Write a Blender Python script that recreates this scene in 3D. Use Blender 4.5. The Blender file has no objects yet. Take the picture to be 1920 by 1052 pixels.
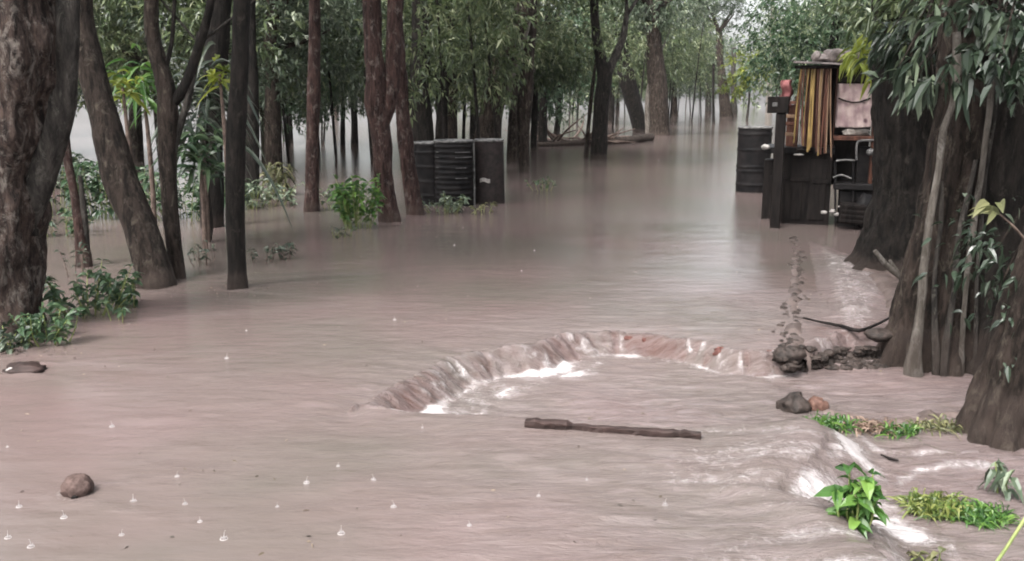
import bpy, math, random
import numpy as np
from mathutils import Vector, Matrix

# ------------------------------------------------------------------ camera, world, sun, exposure
C = bpy.context.scene
CAM_H = 1.65; F = 1730.0; HZ = 178.0; PITCH = math.atan((526 - HZ) / F)
cd = bpy.data.cameras.new("camera"); cam = bpy.data.objects.new("camera", cd)
C.collection.objects.link(cam); C.camera = cam
cd.sensor_width = 36.0; cd.lens = F / 1920 * 36.0; cd.clip_start = 0.05; cd.clip_end = 3000
cam.location = (0, 0, CAM_H); cam.rotation_euler = (math.pi / 2 - PITCH, 0, 0)

SUN_EL = math.radians(56); SUN_AZ = math.radians(-142)      # azimuth from +Y towards +X
W = bpy.data.worlds.new("World"); C.world = W; W.use_nodes = True
wt = W.node_tree; wt.nodes.clear()
sky = wt.nodes.new("ShaderNodeTexSky"); sky.sky_type = 'NISHITA'; sky.sun_disc = False
sky.sun_elevation = SUN_EL; sky.sun_rotation = SUN_AZ; sky.air_density = 1.0; sky.dust_density = 6.0; sky.ozone_density = 1.0
hs = wt.nodes.new("ShaderNodeHueSaturation"); hs.inputs['Saturation'].default_value = 0.22
bg = wt.nodes.new("ShaderNodeBackground"); bg.inputs['Strength'].default_value = 0.15
wo = wt.nodes.new("ShaderNodeOutputWorld")
wt.links.new(sky.outputs[0], hs.inputs['Color']); wt.links.new(hs.outputs[0], bg.inputs[0]); wt.links.new(bg.outputs[0], wo.inputs[0])
sd = bpy.data.lights.new("sun", 'SUN'); sd.energy = 0.8; sd.angle = math.radians(20); sd.color = (1, 0.96, 0.92)
so = bpy.data.objects.new("sun", sd); C.collection.objects.link(so)
sv = Vector((math.sin(SUN_AZ) * math.cos(SUN_EL), math.cos(SUN_AZ) * math.cos(SUN_EL), math.sin(SUN_EL)))
so.rotation_euler = sv.to_track_quat('Z', 'Y').to_euler()
C.view_settings.view_transform = 'Standard'; C.view_settings.look = 'None'; C.view_settings.gamma = 1
C.view_settings.exposure = 2.0
C.cycles.max_bounces = 6; C.cycles.diffuse_bounces = 3; C.cycles.glossy_bounces = 3; C.cycles.transmission_bounces = 3
C.cycles.transparent_max_bounces = 4; C.cycles.volume_bounces = 0; C.cycles.use_adaptive_sampling = True
C.cycles.adaptive_threshold = 0.02; C.cycles.filter_width = 1.9
C.cycles.use_denoising = True

rng = np.random.default_rng(7); random.seed(7)
cp, sp = math.cos(PITCH), math.sin(PITCH)

def ray(px, py):
    u = (px - 960) / F; v = (526 - py) / F
    return np.array([u, cp + v * sp, -sp + v * cp])
def G(px, py, z=0.0):                       # pixel -> point on the level z
    d = ray(px, py); t = (z - CAM_H) / d[2]
    return np.array([0, 0, CAM_H]) + d * t
def P(px, py, y):                           # pixel -> point on the plane at depth y
    d = ray(px, py); t = y / d[1]
    return np.array([0, 0, CAM_H]) + d * t
def PW(wpx, py, y):                         # size in metres of wpx pixels at that depth
    d = ray(960, py); return wpx / F * (y / d[1])

# ------------------------------------------------------------------ numpy value noise
_perm = rng.random((64, 64, 64))
def vnoise(p):
    p = np.asarray(p, float); i = np.floor(p).astype(int); f = p - i; f = f * f * (3 - 2 * f)
    i0 = i & 63; i1 = (i + 1) & 63; r = 0
    for a in (0, 1):
        for b in (0, 1):
            for c in (0, 1):
                w = (f[:, 0] if a else 1 - f[:, 0]) * (f[:, 1] if b else 1 - f[:, 1]) * (f[:, 2] if c else 1 - f[:, 2])
                r = r + w * _perm[(i1 if a else i0)[:, 0], (i1 if b else i0)[:, 1], (i1 if c else i0)[:, 2]]
    return r * 2 - 1
def fbm(p, o=3):
    r = 0; a = 1.0
    for k in range(o):
        r = r + a * vnoise(np.asarray(p) * (2 ** k) + 17.3 * k); a *= 0.5
    return r
def S(t):
    t = np.clip(t, 0, 1); return t * t * (3 - 2 * t)

# ------------------------------------------------------------------ materials
def mat(name):
    m = bpy.data.materials.new(name); m.use_nodes = True; t = m.node_tree
    b = t.nodes['Principled BSDF']; return m, t, b
def nd(t, kind, **kw):
    n = t.nodes.new(kind)
    for k, v in kw.items():
        if k.startswith('i_'): n.inputs[k[2:].replace('_', ' ')].default_value = v
        else: setattr(n, k, v)
    return n
def ramp(t, src, stops):
    r = t.nodes.new('ShaderNodeValToRGB'); e = r.color_ramp.elements
    while len(e) < len(stops): e.new(0.5)
    for q, (pos, col) in zip(e, stops): q.position = pos; q.color = (*col, 1)
    t.links.new(src, r.inputs[0]); return r.outputs[0]
def bump(t, b, h, strength, dist):
    n = nd(t, 'ShaderNodeBump', i_Strength=strength, i_Distance=dist)
    t.links.new(h, n.inputs['Height']); t.links.new(n.outputs[0], b.inputs['Normal']); return n
def mixc(t, fac, a, b_):
    m = nd(t, 'ShaderNodeMix', data_type='RGBA')
    for s, v in ((m.inputs[0], fac), (m.inputs[6], a), (m.inputs[7], b_)):
        if hasattr(v, 'is_linked'): t.links.new(v, s)
        else: s.default_value = v if not isinstance(v, tuple) else (*v, 1)
    return m.outputs[2]

def bark(name, dark, mid, patch, pamt=0.5, scale=9, rough=0.75):
    m, t, b = mat(name)
    tc = nd(t, 'ShaderNodeTexCoord'); mp = nd(t, 'ShaderNodeMapping'); mp.inputs['Scale'].default_value = (1, 1, 0.22)
    t.links.new(tc.outputs['Object'], mp.inputs[0])
    n1 = nd(t, 'ShaderNodeTexNoise', i_Scale=scale * 2.2, i_Detail=6.0, i_Roughness=0.7); t.links.new(mp.outputs[0], n1.inputs['Vector'])
    n2 = nd(t, 'ShaderNodeTexNoise', i_Scale=scale * 1.5, i_Detail=7.0, i_Roughness=0.75, i_Distortion=0.6); mp3 = nd(t, 'ShaderNodeMapping'); mp3.inputs['Scale'].default_value = (1, 1, 0.5); t.links.new(tc.outputs['Object'], mp3.inputs[0]); t.links.new(mp3.outputs[0], n2.inputs['Vector'])
    c1 = ramp(t, n1.outputs[0], [(0.40, dark), (0.64, mid)])
    f = ramp(t, n2.outputs[0], [(0.60 - 0.16 * pamt, (0, 0, 0)), (0.74 - 0.10 * pamt, (1, 1, 1))])
    c = mixc(t, f, c1, patch)
    sx = nd(t, 'ShaderNodeSeparateXYZ'); t.links.new(tc.outputs['Object'], sx.inputs[0])
    zz = nd(t, 'ShaderNodeMath', operation='MULTIPLY_ADD'); t.links.new(n2.outputs[0], zz.inputs[0]); zz.inputs[1].default_value = -0.22; t.links.new(sx.outputs[2], zz.inputs[2])
    fm = ramp(t, zz.outputs[0], [(0.0, (0.42, 0.42, 0.42)), (0.06, (0, 0, 0))])       # dried mud left by the flood
    c = mixc(t, fm, c, (0.075, 0.056, 0.048)); t.links.new(c, b.inputs['Base Color'])
    b.inputs['Roughness'].default_value = rough; b.inputs['Specular IOR Level'].default_value = 0.15
    nb = nd(t, 'ShaderNodeTexNoise', i_Scale=scale * 4.5, i_Detail=8.0, i_Roughness=0.8); t.links.new(mp.outputs[0], nb.inputs['Vector'])
    bump(t, b, nb.outputs[0], 1.0, 0.06)
    return m
M = {}
M['bark_dark'] = bark('bark_dark', (0.006, 0.005, 0.0045), (0.026, 0.021, 0.018), (0.06, 0.052, 0.043), 0.3)
M['bark_red'] = bark('bark_red', (0.016, 0.008, 0.007), (0.085, 0.048, 0.041), (0.19, 0.155, 0.14), 0.45)
M['bark_lichen'] = bark('bark_lichen', (0.012, 0.008, 0.007), (0.095, 0.066, 0.055), (0.24, 0.21, 0.185), 0.6, 11)
M['bark_grey'] = bark('bark_grey', (0.02, 0.018, 0.016), (0.08, 0.07, 0.062), (0.16, 0.15, 0.13), 0.4)
M['bark_moss'] = bark('bark_moss', (0.015, 0.012, 0.01), (0.055, 0.046, 0.034), (0.055, 0.07, 0.03), 0.5)
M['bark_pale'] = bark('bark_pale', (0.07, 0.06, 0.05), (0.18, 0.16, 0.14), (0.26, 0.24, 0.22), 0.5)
M['bark_brown'] = bark('bark_brown', (0.009, 0.0065, 0.005), (0.052, 0.038, 0.031), (0.12, 0.10, 0.08), 0.45)

def leafmat(name, stops, rough=0.38, trans=0.3, spec=0.5):
    m, t, b = mat(name)
    at = nd(t, 'ShaderNodeAttribute', attribute_name='tint')
    c = ramp(t, at.outputs['Fac'], stops)
    t.links.new(c, b.inputs['Base Color']); b.inputs['Roughness'].default_value = rough
    b.inputs['Specular IOR Level'].default_value = spec
    tr = nd(t, 'ShaderNodeBsdfTranslucent'); t.links.new(c, tr.inputs[0])
    mx = nd(t, 'ShaderNodeMixShader'); mx.inputs[0].default_value = trans
    out = t.nodes['Material Output']
    t.links.new(b.outputs[0], mx.inputs[1]); t.links.new(tr.outputs[0], mx.inputs[2]); t.links.new(mx.outputs[0], out.inputs[0])
    return m
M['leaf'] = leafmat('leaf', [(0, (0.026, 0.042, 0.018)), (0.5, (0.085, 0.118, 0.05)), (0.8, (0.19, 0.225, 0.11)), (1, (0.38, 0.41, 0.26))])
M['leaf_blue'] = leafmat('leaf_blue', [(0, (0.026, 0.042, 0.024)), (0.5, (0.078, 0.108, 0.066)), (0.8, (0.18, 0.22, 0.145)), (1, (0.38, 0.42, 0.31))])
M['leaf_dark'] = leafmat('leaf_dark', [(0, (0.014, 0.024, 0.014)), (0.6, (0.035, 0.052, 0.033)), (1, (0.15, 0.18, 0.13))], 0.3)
M['leaf_lime'] = leafmat('leaf_lime', [(0, (0.07, 0.10, 0.018)), (0.5, (0.17, 0.21, 0.03)), (1, (0.33, 0.36, 0.07))], 0.4, 0.5)
M['leaf_fresh'] = leafmat('leaf_fresh', [(0, (0.025, 0.07, 0.018)), (0.5, (0.06, 0.14, 0.03)), (1, (0.15, 0.26, 0.055))], 0.35, 0.45)
M['leaf_shrub'] = leafmat('leaf_shrub', [(0, (0.015, 0.035, 0.015)), (0.5, (0.04, 0.08, 0.036)), (1, (0.12, 0.17, 0.09))], 0.35, 0.35)
M['leaf_olive'] = leafmat('leaf_olive', [(0, (0.04, 0.05, 0.02)), (0.5, (0.11, 0.115, 0.05)), (1, (0.22, 0.21, 0.1))], 0.5, 0.35)
M['leaf_lime2'] = leafmat('leaf_yellow_green', [(0, (0.04, 0.07, 0.018)), (0.5, (0.11, 0.15, 0.035)), (1, (0.24, 0.26, 0.08))], 0.4, 0.4)
M['leaf_dry2'] = leafmat('leaf_wet', [(0, (0.02, 0.014, 0.01)), (0.6, (0.06, 0.045, 0.03)), (1, (0.17, 0.13, 0.09))], 0.5, 0.1)
M['leaf_dry'] = leafmat('leaf_dry', [(0, (0.06, 0.035, 0.025)), (0.5, (0.13, 0.085, 0.06)), (1, (0.24, 0.17, 0.13))], 0.6, 0.2)

def plain(name, c1, c2, scale=8, rough=0.6, bstr=0.4, bd=0.01, stretch=(1, 1, 1), metal=0.0, spec=0.2):
    m, t, b = mat(name)
    tc = nd(t, 'ShaderNodeTexCoord'); mp = nd(t, 'ShaderNodeMapping'); mp.inputs['Scale'].default_value = stretch
    t.links.new(tc.outputs['Object'], mp.inputs[0])
    n = nd(t, 'ShaderNodeTexNoise', i_Scale=float(scale), i_Detail=6.0, i_Roughness=0.65); t.links.new(mp.outputs[0], n.inputs['Vector'])
    t.links.new(ramp(t, n.outputs[0], [(0.35, c1), (0.65, c2)]), b.inputs['Base Color'])
    b.inputs['Roughness'].default_value = rough; b.inputs['Metallic'].default_value = metal
    b.inputs['Specular IOR Level'].default_value = spec; bump(t, b, n.outputs[0], bstr, bd); return m
M['drum'] = plain('drum_paint', (0.004, 0.004, 0.0045), (0.016, 0.014, 0.014), 6, 0.5, 0.3, spec=0.1)
M['drum_rust'] = plain('drum_rust', (0.008, 0.006, 0.006), (0.026, 0.019, 0.018), 14, 0.7)
M['metal_edge'] = plain('worn_metal', (0.03, 0.03, 0.03), (0.16, 0.155, 0.15), 15, 0.4)
M['wood_red'] = plain('wood_red', (0.025, 0.010, 0.007), (0.09, 0.038, 0.025), 6, 0.6, 0.4, 0.01, (4, 4, 0.5))
M['wood_dark'] = plain('wood_dark', (0.004, 0.0035, 0.0035), (0.016, 0.013, 0.012), 6, 0.6, 0.4, 0.01, (4, 4, 0.5), spec=0.07)
M['wood_tan'] = plain('wood_tan', (0.08, 0.05, 0.03), (0.2, 0.13, 0.085), 6, 0.6, 0.4, 0.01, (4, 4, 0.5))
M['driftwood'] = plain('driftwood', (0.008, 0.005, 0.004), (0.045, 0.028, 0.025), 9, 0.6, 0.6, 0.02, (0.4, 3, 3))
M['bamboo'] = plain('bamboo', (0.06, 0.035, 0.012), (0.24, 0.165, 0.06), 7, 0.45, 0.3, 0.01, (3, 3, 0.4))
M['tarp'] = plain('tarp', (0.06, 0.05, 0.047), (0.19, 0.16, 0.15), 7, 0.6, 0.6, 0.03)
M['tarp_dark'] = plain('tarp_dark', (0.04, 0.035, 0.033), (0.13, 0.11, 0.105), 7, 0.5, 0.6, 0.03)
M['sack'] = plain('sack', (0.25, 0.22, 0.2), (0.42, 0.38, 0.34), 14, 0.7, 0.6, 0.02)
M['pale'] = plain('pale_scrap', (0.16, 0.15, 0.14), (0.36, 0.34, 0.32), 14, 0.5)
M['red'] = plain('red_cloth', (0.12, 0.035, 0.035), (0.28, 0.12, 0.12), 9, 0.8)
M['stone'] = plain('stone', (0.010, 0.008, 0.007), (0.05, 0.038, 0.033), 20, 0.6, 0.8, 0.02)
M['brick'] = plain('brick', (0.05, 0.02, 0.017), (0.14, 0.06, 0.048), 20, 0.6, 0.8, 0.02)
M['clay'] = plain('clay', (0.05, 0.026, 0.02), (0.14, 0.078, 0.06), 20, 0.6, 0.8, 0.02)
M['coconut'] = plain('husk', (0.035, 0.022, 0.019), (0.10, 0.068, 0.06), 30, 0.75, 0.9, 0.015)
M['mud'] = plain('mud', (0.05, 0.038, 0.034), (0.12, 0.092, 0.083), 5, 0.55, 0.6, 0.04)
M['stem'] = plain('stem', (0.10, 0.13, 0.04), (0.22, 0.25, 0.09), 12, 0.5)
M['twig'] = plain('twig', (0.05, 0.035, 0.03), (0.15, 0.11, 0.09), 14, 0.7)
M['splash'] = plain('splash_water', (0.26, 0.24, 0.235), (0.38, 0.36, 0.355), 30, 0.15, spec=0.5)

def cloth_mat():
    m, t, b = mat('patterned_cloth')
    tc = nd(t, 'ShaderNodeTexCoord')
    v = nd(t, 'ShaderNodeTexVoronoi', i_Scale=5.0); t.links.new(tc.outputs['Object'], v.inputs['Vector'])
    n = nd(t, 'ShaderNodeTexNoise', i_Scale=7.0, i_Detail=4.0); t.links.new(tc.outputs['Object'], n.inputs['Vector'])
    base = ramp(t, n.outputs[0], [(0.35, (0.20, 0.135, 0.14)), (0.65, (0.34, 0.27, 0.25))])
    f = ramp(t, v.outputs['Distance'], [(0.13, (1, 1, 1)), (0.22, (0, 0, 0))])
    t.links.new(mixc(t, f, base, (0.07, 0.035, 0.045)), b.inputs['Base Color'])
    b.inputs['Roughness'].default_value = 0.8
    bump(t, b, n.outputs[0], 0.3, 0.02); return m
M['cloth'] = cloth_mat()

def water_mat():
    m, t, b = mat('flood_water')
    tc = nd(t, 'ShaderNodeTexCoord')
    foam = nd(t, 'ShaderNodeAttribute', attribute_name='foam')
    turb = nd(t, 'ShaderNodeAttribute', attribute_name='turb')
    red = nd(t, 'ShaderNodeAttribute', attribute_name='silt')
    n0 = nd(t, 'ShaderNodeTexNoise', i_Scale=0.55, i_Detail=3.0); t.links.new(tc.outputs['Object'], n0.inputs['Vector'])
    c0 = ramp(t, n0.outputs[0], [(0.35, (0.092, 0.079, 0.069)), (0.68, (0.126, 0.091, 0.087))])
    # silt = darker reddish water where it runs thin over bricks
    c1 = mixc(t, red.outputs['Fac'], c0, (0.078, 0.042, 0.035))
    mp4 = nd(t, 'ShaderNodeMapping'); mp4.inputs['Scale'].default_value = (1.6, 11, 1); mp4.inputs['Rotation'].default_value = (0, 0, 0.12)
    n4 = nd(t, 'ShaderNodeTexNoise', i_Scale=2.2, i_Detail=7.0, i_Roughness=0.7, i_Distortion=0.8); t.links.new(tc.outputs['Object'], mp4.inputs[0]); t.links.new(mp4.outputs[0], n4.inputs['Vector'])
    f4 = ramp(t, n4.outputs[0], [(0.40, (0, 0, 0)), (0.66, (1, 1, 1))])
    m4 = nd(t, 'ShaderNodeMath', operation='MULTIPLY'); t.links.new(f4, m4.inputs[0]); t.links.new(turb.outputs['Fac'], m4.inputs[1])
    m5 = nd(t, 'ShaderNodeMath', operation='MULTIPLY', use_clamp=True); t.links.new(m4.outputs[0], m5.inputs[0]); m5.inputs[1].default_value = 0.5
    c1 = mixc(t, m5.outputs[0], c1, (0.19, 0.155, 0.155))  # pale froth streaks along the flow, painting in the bright ripple highlights
    # foam broken up by noise
    mp = nd(t, 'ShaderNodeMapping'); mp.inputs['Scale'].default_value = (1, 1, 0.6)
    t.links.new(tc.outputs['Object'], mp.inputs[0])
    n1 = nd(t, 'ShaderNodeTexNoise', i_Scale=19.0, i_Detail=8.0, i_Roughness=0.8, i_Distortion=0.8); t.links.new(mp.outputs[0], n1.inputs['Vector'])
    ad = nd(t, 'ShaderNodeMath', operation='ADD'); t.links.new(foam.outputs['Fac'], ad.inputs[0]); t.links.new(n1.outputs[0], ad.inputs[1])
    ff = ramp(t, ad.outputs[0], [(0.0, (0, 0, 0)), (0.66, (0, 0, 0)), (0.8, (.25, .25, .25)), (1.0, (.9, .9, .9))])
    c2 = mixc(t, ff, c1, (0.46, 0.43, 0.43))
    t.links.new(c2, b.inputs['Base Color'])
    r = nd(t, 'ShaderNodeMapRange'); r.inputs[3].default_value = 0.05; r.inputs[4].default_value = 0.55
    fs = nd(t, 'ShaderNodeMath', operation='ADD'); t.links.new(ff, fs.inputs[0]); t.links.new(red.outputs['Fac'], fs.inputs[1]); t.links.new(fs.outputs[0], r.inputs[0]); t.links.new(r.outputs[0], b.inputs['Roughness'])
    b.inputs['IOR'].default_value = 1.33
    # ripples
    n2 = nd(t, 'ShaderNodeTexNoise', i_Scale=9.0, i_Detail=8.0, i_Roughness=0.68, i_Distortion=0.5)
    mp2 = nd(t, 'ShaderNodeMapping'); mp2.inputs['Scale'].default_value = (0.55, 1.5, 1); mp2.inputs['Rotation'].default_value = (0, 0, 0.25)
    t.links.new(tc.outputs['Object'], mp2.inputs[0]); t.links.new(mp2.outputs[0], n2.inputs['Vector'])
    n3 = nd(t, 'ShaderNodeTexNoise', i_Scale=38.0, i_Detail=3.0); t.links.new(mp2.outputs[0], n3.inputs['Vector'])
    b1 = nd(t, 'ShaderNodeBump', i_Distance=0.035); t.links.new(n2.outputs[0], b1.inputs['Height'])
    k = nd(t, 'ShaderNodeMath', operation='MULTIPLY_ADD'); k.inputs[1].default_value = 1.0; k.inputs[2].default_value = 0.0
    t.links.new(turb.outputs['Fac'], k.inputs[0]); t.links.new(k.outputs[0], b1.inputs['Strength'])
    b2 = nd(t, 'ShaderNodeBump', i_Distance=0.006); t.links.new(n3.outputs[0], b2.inputs['Height']); k2 = nd(t, 'ShaderNodeMath', operation='MULTIPLY'); k2.inputs[1].default_value = 0.6; t.links.new(turb.outputs['Fac'], k2.inputs[0]); t.links.new(k2.outputs[0], b2.inputs['Strength'])
    t.links.new(b1.outputs[0], b2.inputs['Normal']); t.links.new(b2.outputs[0], b.inputs['Normal'])
    return m
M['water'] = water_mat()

# ------------------------------------------------------------------ mesh helpers
class MB:
    def __init__(s): s.v = []; s.f = []; s.n = 0; s.t = []
    def add(s, v, f, tint=None):
        v = np.asarray(v, float).reshape(-1, 3)
        s.v.append(v); s.f.append(np.asarray(f, int) + s.n); s.n += len(v)
        s.t.append(np.full(len(v), 0.5) if tint is None else np.broadcast_to(tint, (len(v),)).copy())
        return s
    def mesh(s, name, m, smooth=True):
        me = bpy.data.meshes.new(name)
        v = np.concatenate(s.v); me.vertices.add(len(v)); me.vertices.foreach_set('co', v.ravel())
        loops = np.concatenate([a.ravel() for a in s.f])
        sizes = np.concatenate([np.full(len(a), a.shape[1]) for a in s.f])
        me.loops.add(len(loops)); me.loops.foreach_set('vertex_index', loops)
        me.polygons.add(len(sizes)); st = np.concatenate([[0], np.cumsum(sizes)[:-1]])
        me.polygons.foreach_set('loop_start', st); me.polygons.foreach_set('loop_total', sizes)
        me.polygons.foreach_set('use_smooth', np.full(len(sizes), smooth))
        me.update(calc_edges=True); me.validate()
        a = me.attributes.new('tint', 'FLOAT', 'POINT'); a.data.foreach_set('value', np.concatenate(s.t))
        me.materials.append(m); return me
    def obj(s, name, m, parent=None, smooth=True, origin=None):
        if origin is not None:
            s.v = [a - np.asarray(origin) for a in s.v]
        me = s.mesh(name, m, smooth); o = bpy.data.objects.new(name, me); C.collection.objects.link(o)
        if parent is not None: o.parent = parent
        if origin is not None: o.location = origin
        return o
def tag(o, label, cat, group=None):
    o['label'] = label; o['category'] = cat
    if group: o['group'] = group
    return o
def structure(o): o['kind'] = 'structure'; return o
def thing(name, label, cat, loc, group=None):
    o = bpy.data.objects.new(name, None); C.collection.objects.link(o); o.location = loc; o.empty_display_size = 0.2
    return tag(o, label, cat, group)

def smooth_path(pts, rad, step):
    pts = np.asarray(pts, float); rad = np.asarray(rad, float)
    if len(pts) < 3:
        n = max(2, int(np.linalg.norm(pts[-1] - pts[0]) / step)); t = np.linspace(0, 1, n)[:, None]
        return pts[0] * (1 - t) + pts[-1] * t, rad[0] * (1 - t[:, 0]) + rad[-1] * t[:, 0]
    op = []; orr = []
    Q = np.vstack([2 * pts[0] - pts[1], pts, 2 * pts[-1] - pts[-2]]); R = np.concatenate([[rad[0]], rad, [rad[-1]]])
    for i in range(1, len(Q) - 2):
        n = max(2, int(np.linalg.norm(Q[i + 1] - Q[i]) / step))
        for k in range(n):
            t = k / n
            op.append(0.5 * ((2 * Q[i]) + (-Q[i - 1] + Q[i + 1]) * t + (2 * Q[i - 1] - 5 * Q[i] + 4 * Q[i + 1] - Q[i + 2]) * t * t + (-Q[i - 1] + 3 * Q[i] - 3 * Q[i + 1] + Q[i + 2]) * t ** 3))
            orr.append(R[i] + (R[i + 1] - R[i]) * S(t))
    op.append(pts[-1]); orr.append(rad[-1])
    return np.array(op), np.array(orr)
def tube(pts, rad, seg=10, step=0.1, rough=0.0, lobes=0, lobe_a=0.0, lobe_h=0.3, seed=0.0, cap=True, fine=1.0, lobe_all=0.0):
    p, r = smooth_path(pts, rad, step); n = len(p)
    tg = np.gradient(p, axis=0); tg /= np.linalg.norm(tg, axis=1)[:, None] + 1e-9
    up = np.array([0, 1, 0]) if abs(tg[0][1]) < 0.9 else np.array([1, 0, 0])
    x = np.cross(up[None], tg); x /= np.linalg.norm(x, axis=1)[:, None]; y = np.cross(tg, x)
    a = np.linspace(0, 2 * math.pi, seg, endpoint=False)
    ca, sa = np.cos(a), np.sin(a)
    d = x[:, None] * ca[None, :, None] + y[:, None] * sa[None, :, None]
    rr = np.repeat(r[:, None], seg, 1)
    if lobes:
        h = (p[:, 2] - p[0, 2])[:, None]; wob = vnoise(np.stack([p[:, 2] * 2 + seed, p[:, 2] * 0, p[:, 2] * 0], 1))[:, None] * 0.5
        amp = lobe_a * np.exp(-h / lobe_h) + lobe_all
        rr = rr * (1 + amp * (np.abs(np.cos((a[None] * lobes + seed + wob) / 2)) * 2 - 1.1))
    v = p[:, None] + d * rr[..., None]
    if rough:
        q = v.reshape(-1, 3) * np.array([1, 1, 0.35])
        nn = fbm(q * (3.5 * fine) + seed, 4).reshape(n, seg)
        v = v + d * (nn * rough * rr)[..., None]
    v = v.reshape(-1, 3)
    i = np.arange(n - 1)[:, None] * seg; j = np.arange(seg)[None]; k = (j + 1) % seg
    f = np.stack([i + j, i + k, i + seg + k, i + seg + j], -1).reshape(-1, 4)
    mb = [(v, f)]
    if cap:
        for e, ring in ((p[-1] + tg[-1] * r[-1] * 0.4, (n - 1) * seg), (p[0], 0)):
            c = len(v); vv = np.vstack([v[ring:ring + seg], e[None]])
            jj = np.arange(seg); kk = (jj + 1) % seg
            tri = np.stack([jj, kk, np.full(seg, seg)], 1) if ring else np.stack([kk, jj, np.full(seg, seg)], 1)
            mb.append((vv, tri))
    return mb
def addtube(mb, *a, **k):
    for v, f in tube(*a, **k): mb.add(v, f)
    return mb
def box(mb, c, s, rz=0.0, jit=0.0, rx=0.0, ry=0.0, bev=0.0):
    s = np.asarray(s, float) / 2
    if bev:
        vs = []
        b_ = min(bev, *(s * 0.45))
        for zz, ins in ((-s[2], b_), (-s[2] + b_, 0), (s[2] - b_, 0), (s[2], b_)):
            X, Y = s[0] - ins, s[1] - ins
            vs += [(-X + b_, -Y, zz), (X - b_, -Y, zz), (X, -Y + b_, zz), (X, Y - b_, zz), (X - b_, Y, zz), (-X + b_, Y, zz), (-X, Y - b_, zz), (-X, -Y + b_, zz)]
        v = np.array(vs); q = []
        for L in range(3):
            for j in range(8): q.append((L * 8 + j, L * 8 + (j + 1) % 8, L * 8 + 8 + (j + 1) % 8, L * 8 + 8 + j))
        faces = [np.array(q), np.array([[7, 6, 5, 4, 3, 2, 1, 0]]), np.array([[24 + j for j in range(8)]])]
    else:
        v = np.array([(x, y, z) for z in (-s[2], s[2]) for x, y in ((-s[0], -s[1]), (s[0], -s[1]), (s[0], s[1]), (-s[0], s[1]))])
        faces = [np.array([(3, 2, 1, 0), (4, 5, 6, 7), (0, 1, 5, 4), (1, 2, 6, 5), (2, 3, 7, 6), (3, 0, 4, 7)])]
    if jit: v = v + rng.normal(0, jit, v.shape)
    R = np.array((Matrix.Rotation(rz, 3, 'Z') @ Matrix.Rotation(ry, 3, 'Y') @ Matrix.Rotation(rx, 3, 'X')))
    v = v @ R.T + np.asarray(c); base = mb.n
    mb.v.append(v); mb.t.append(np.full(len(v), 0.5)); mb.n += len(v)
    for f in faces: mb.f.append(f + base)
    return mb
def blob(mb, c, r, nseg=14, rough=0.2, seed=0.0, fine=1.0, flat=None):
    u = np.linspace(0.0, math.pi, nseg // 2 + 2); a = np.linspace(0, 2 * math.pi, nseg, endpoint=False)
    d = np.stack([np.sin(u)[:, None] * np.cos(a), np.sin(u)[:, None] * np.sin(a), np.cos(u)[:, None] * np.ones(nseg)], -1).reshape(-1, 3)
    k = 1 + rough * fbm(d * 1.7 * fine + seed, 3)
    v = d * k[:, None] * np.asarray(r)
    n = len(u); i = np.arange(n - 1)[:, None] * nseg; j = np.arange(nseg)[None]; kk = (j + 1) % nseg
    f = np.stack([i + j, i + nseg + j, i + nseg + kk, i + kk], -1).reshape(-1, 4)
    mb.add(v + np.asarray(c), f); return mb
def lathe(mb, prof, seg=28, c=(0, 0, 0)):
    a = np.linspace(0, 2 * math.pi, seg, endpoint=False); prof = np.asarray(prof, float)
    v = np.stack([prof[:, 0][:, None] * np.cos(a), prof[:, 0][:, None] * np.sin(a), np.repeat(prof[:, 1][:, None], seg, 1)], -1).reshape(-1, 3)
    n = len(prof); i = np.arange(n - 1)[:, None] * seg; j = np.arange(seg)[None]; k = (j + 1) % seg
    mb.add(v + np.asarray(c), np.stack([i + j, i + k, i + seg + k, i + seg + j], -1).reshape(-1, 4)); return mb

# leaves: p base, d direction, w half width vector side, l length
def unit(v): return v / (np.linalg.norm(v, axis=-1, keepdims=True) + 1e-9)
def leaves(mb, p, d, L, Wd, tint, fold=0.25, droop=0.15, segs=1):
    n = len(p); d = unit(d); r = unit(rng.normal(size=(n, 3)) * 0.6 + np.array([0, 0, 1.0]))
    side = unit(np.cross(d, r)); nor = np.cross(side, d)
    L = np.broadcast_to(L, (n,))[:, None]; Wd = np.broadcast_to(Wd, (n,))[:, None]
    if segs == 1:
        a = p; m = p + d * L * 0.45; b = p + d * L - np.array([0, 0, 1]) * L * droop
        l = m + side * Wd * 0.5 + nor * Wd * fold; q = m - side * Wd * 0.5 + nor * Wd * fold
        v = np.stack([a, l, b, q], 1).reshape(-1, 3); i = np.arange(n)[:, None] * 4
        f = np.concatenate([i + np.array([[0, 2, 1]]), i + np.array([[0, 3, 2]])])
        mb.add(v, f, np.repeat(tint, 4))
    else:
        ts = np.linspace(0, 1, segs + 1); rows = []
        for t in ts:
            w = math.sin(math.pi * min(1, (t * 0.93 + 0.05)) ** 0.8) ** 0.8 if 0 < t < 1 else (0.12 if t == 0 else 0.02)
            c = p + d * L * t - np.array([0, 0, 1]) * L * droop * t * t * 2
            rows += [c + side * Wd * 0.5 * w + nor * Wd * fold * w, c, c - side * Wd * 0.5 * w + nor * Wd * fold * w]
        v = np.stack(rows, 1).reshape(-1, 3); K = 3 * (segs + 1); i = np.arange(n)[:, None] * K; fs = []
        for s_ in range(segs):
            for o in (0, 1):
                fs.append(i + np.array([[3 * s_ + o, 3 * s_ + o + 1, 3 * s_ + 4 + o, 3 * s_ + 3 + o]]))
        mb.add(v, np.concatenate(fs), np.repeat(tint, K))
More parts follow.
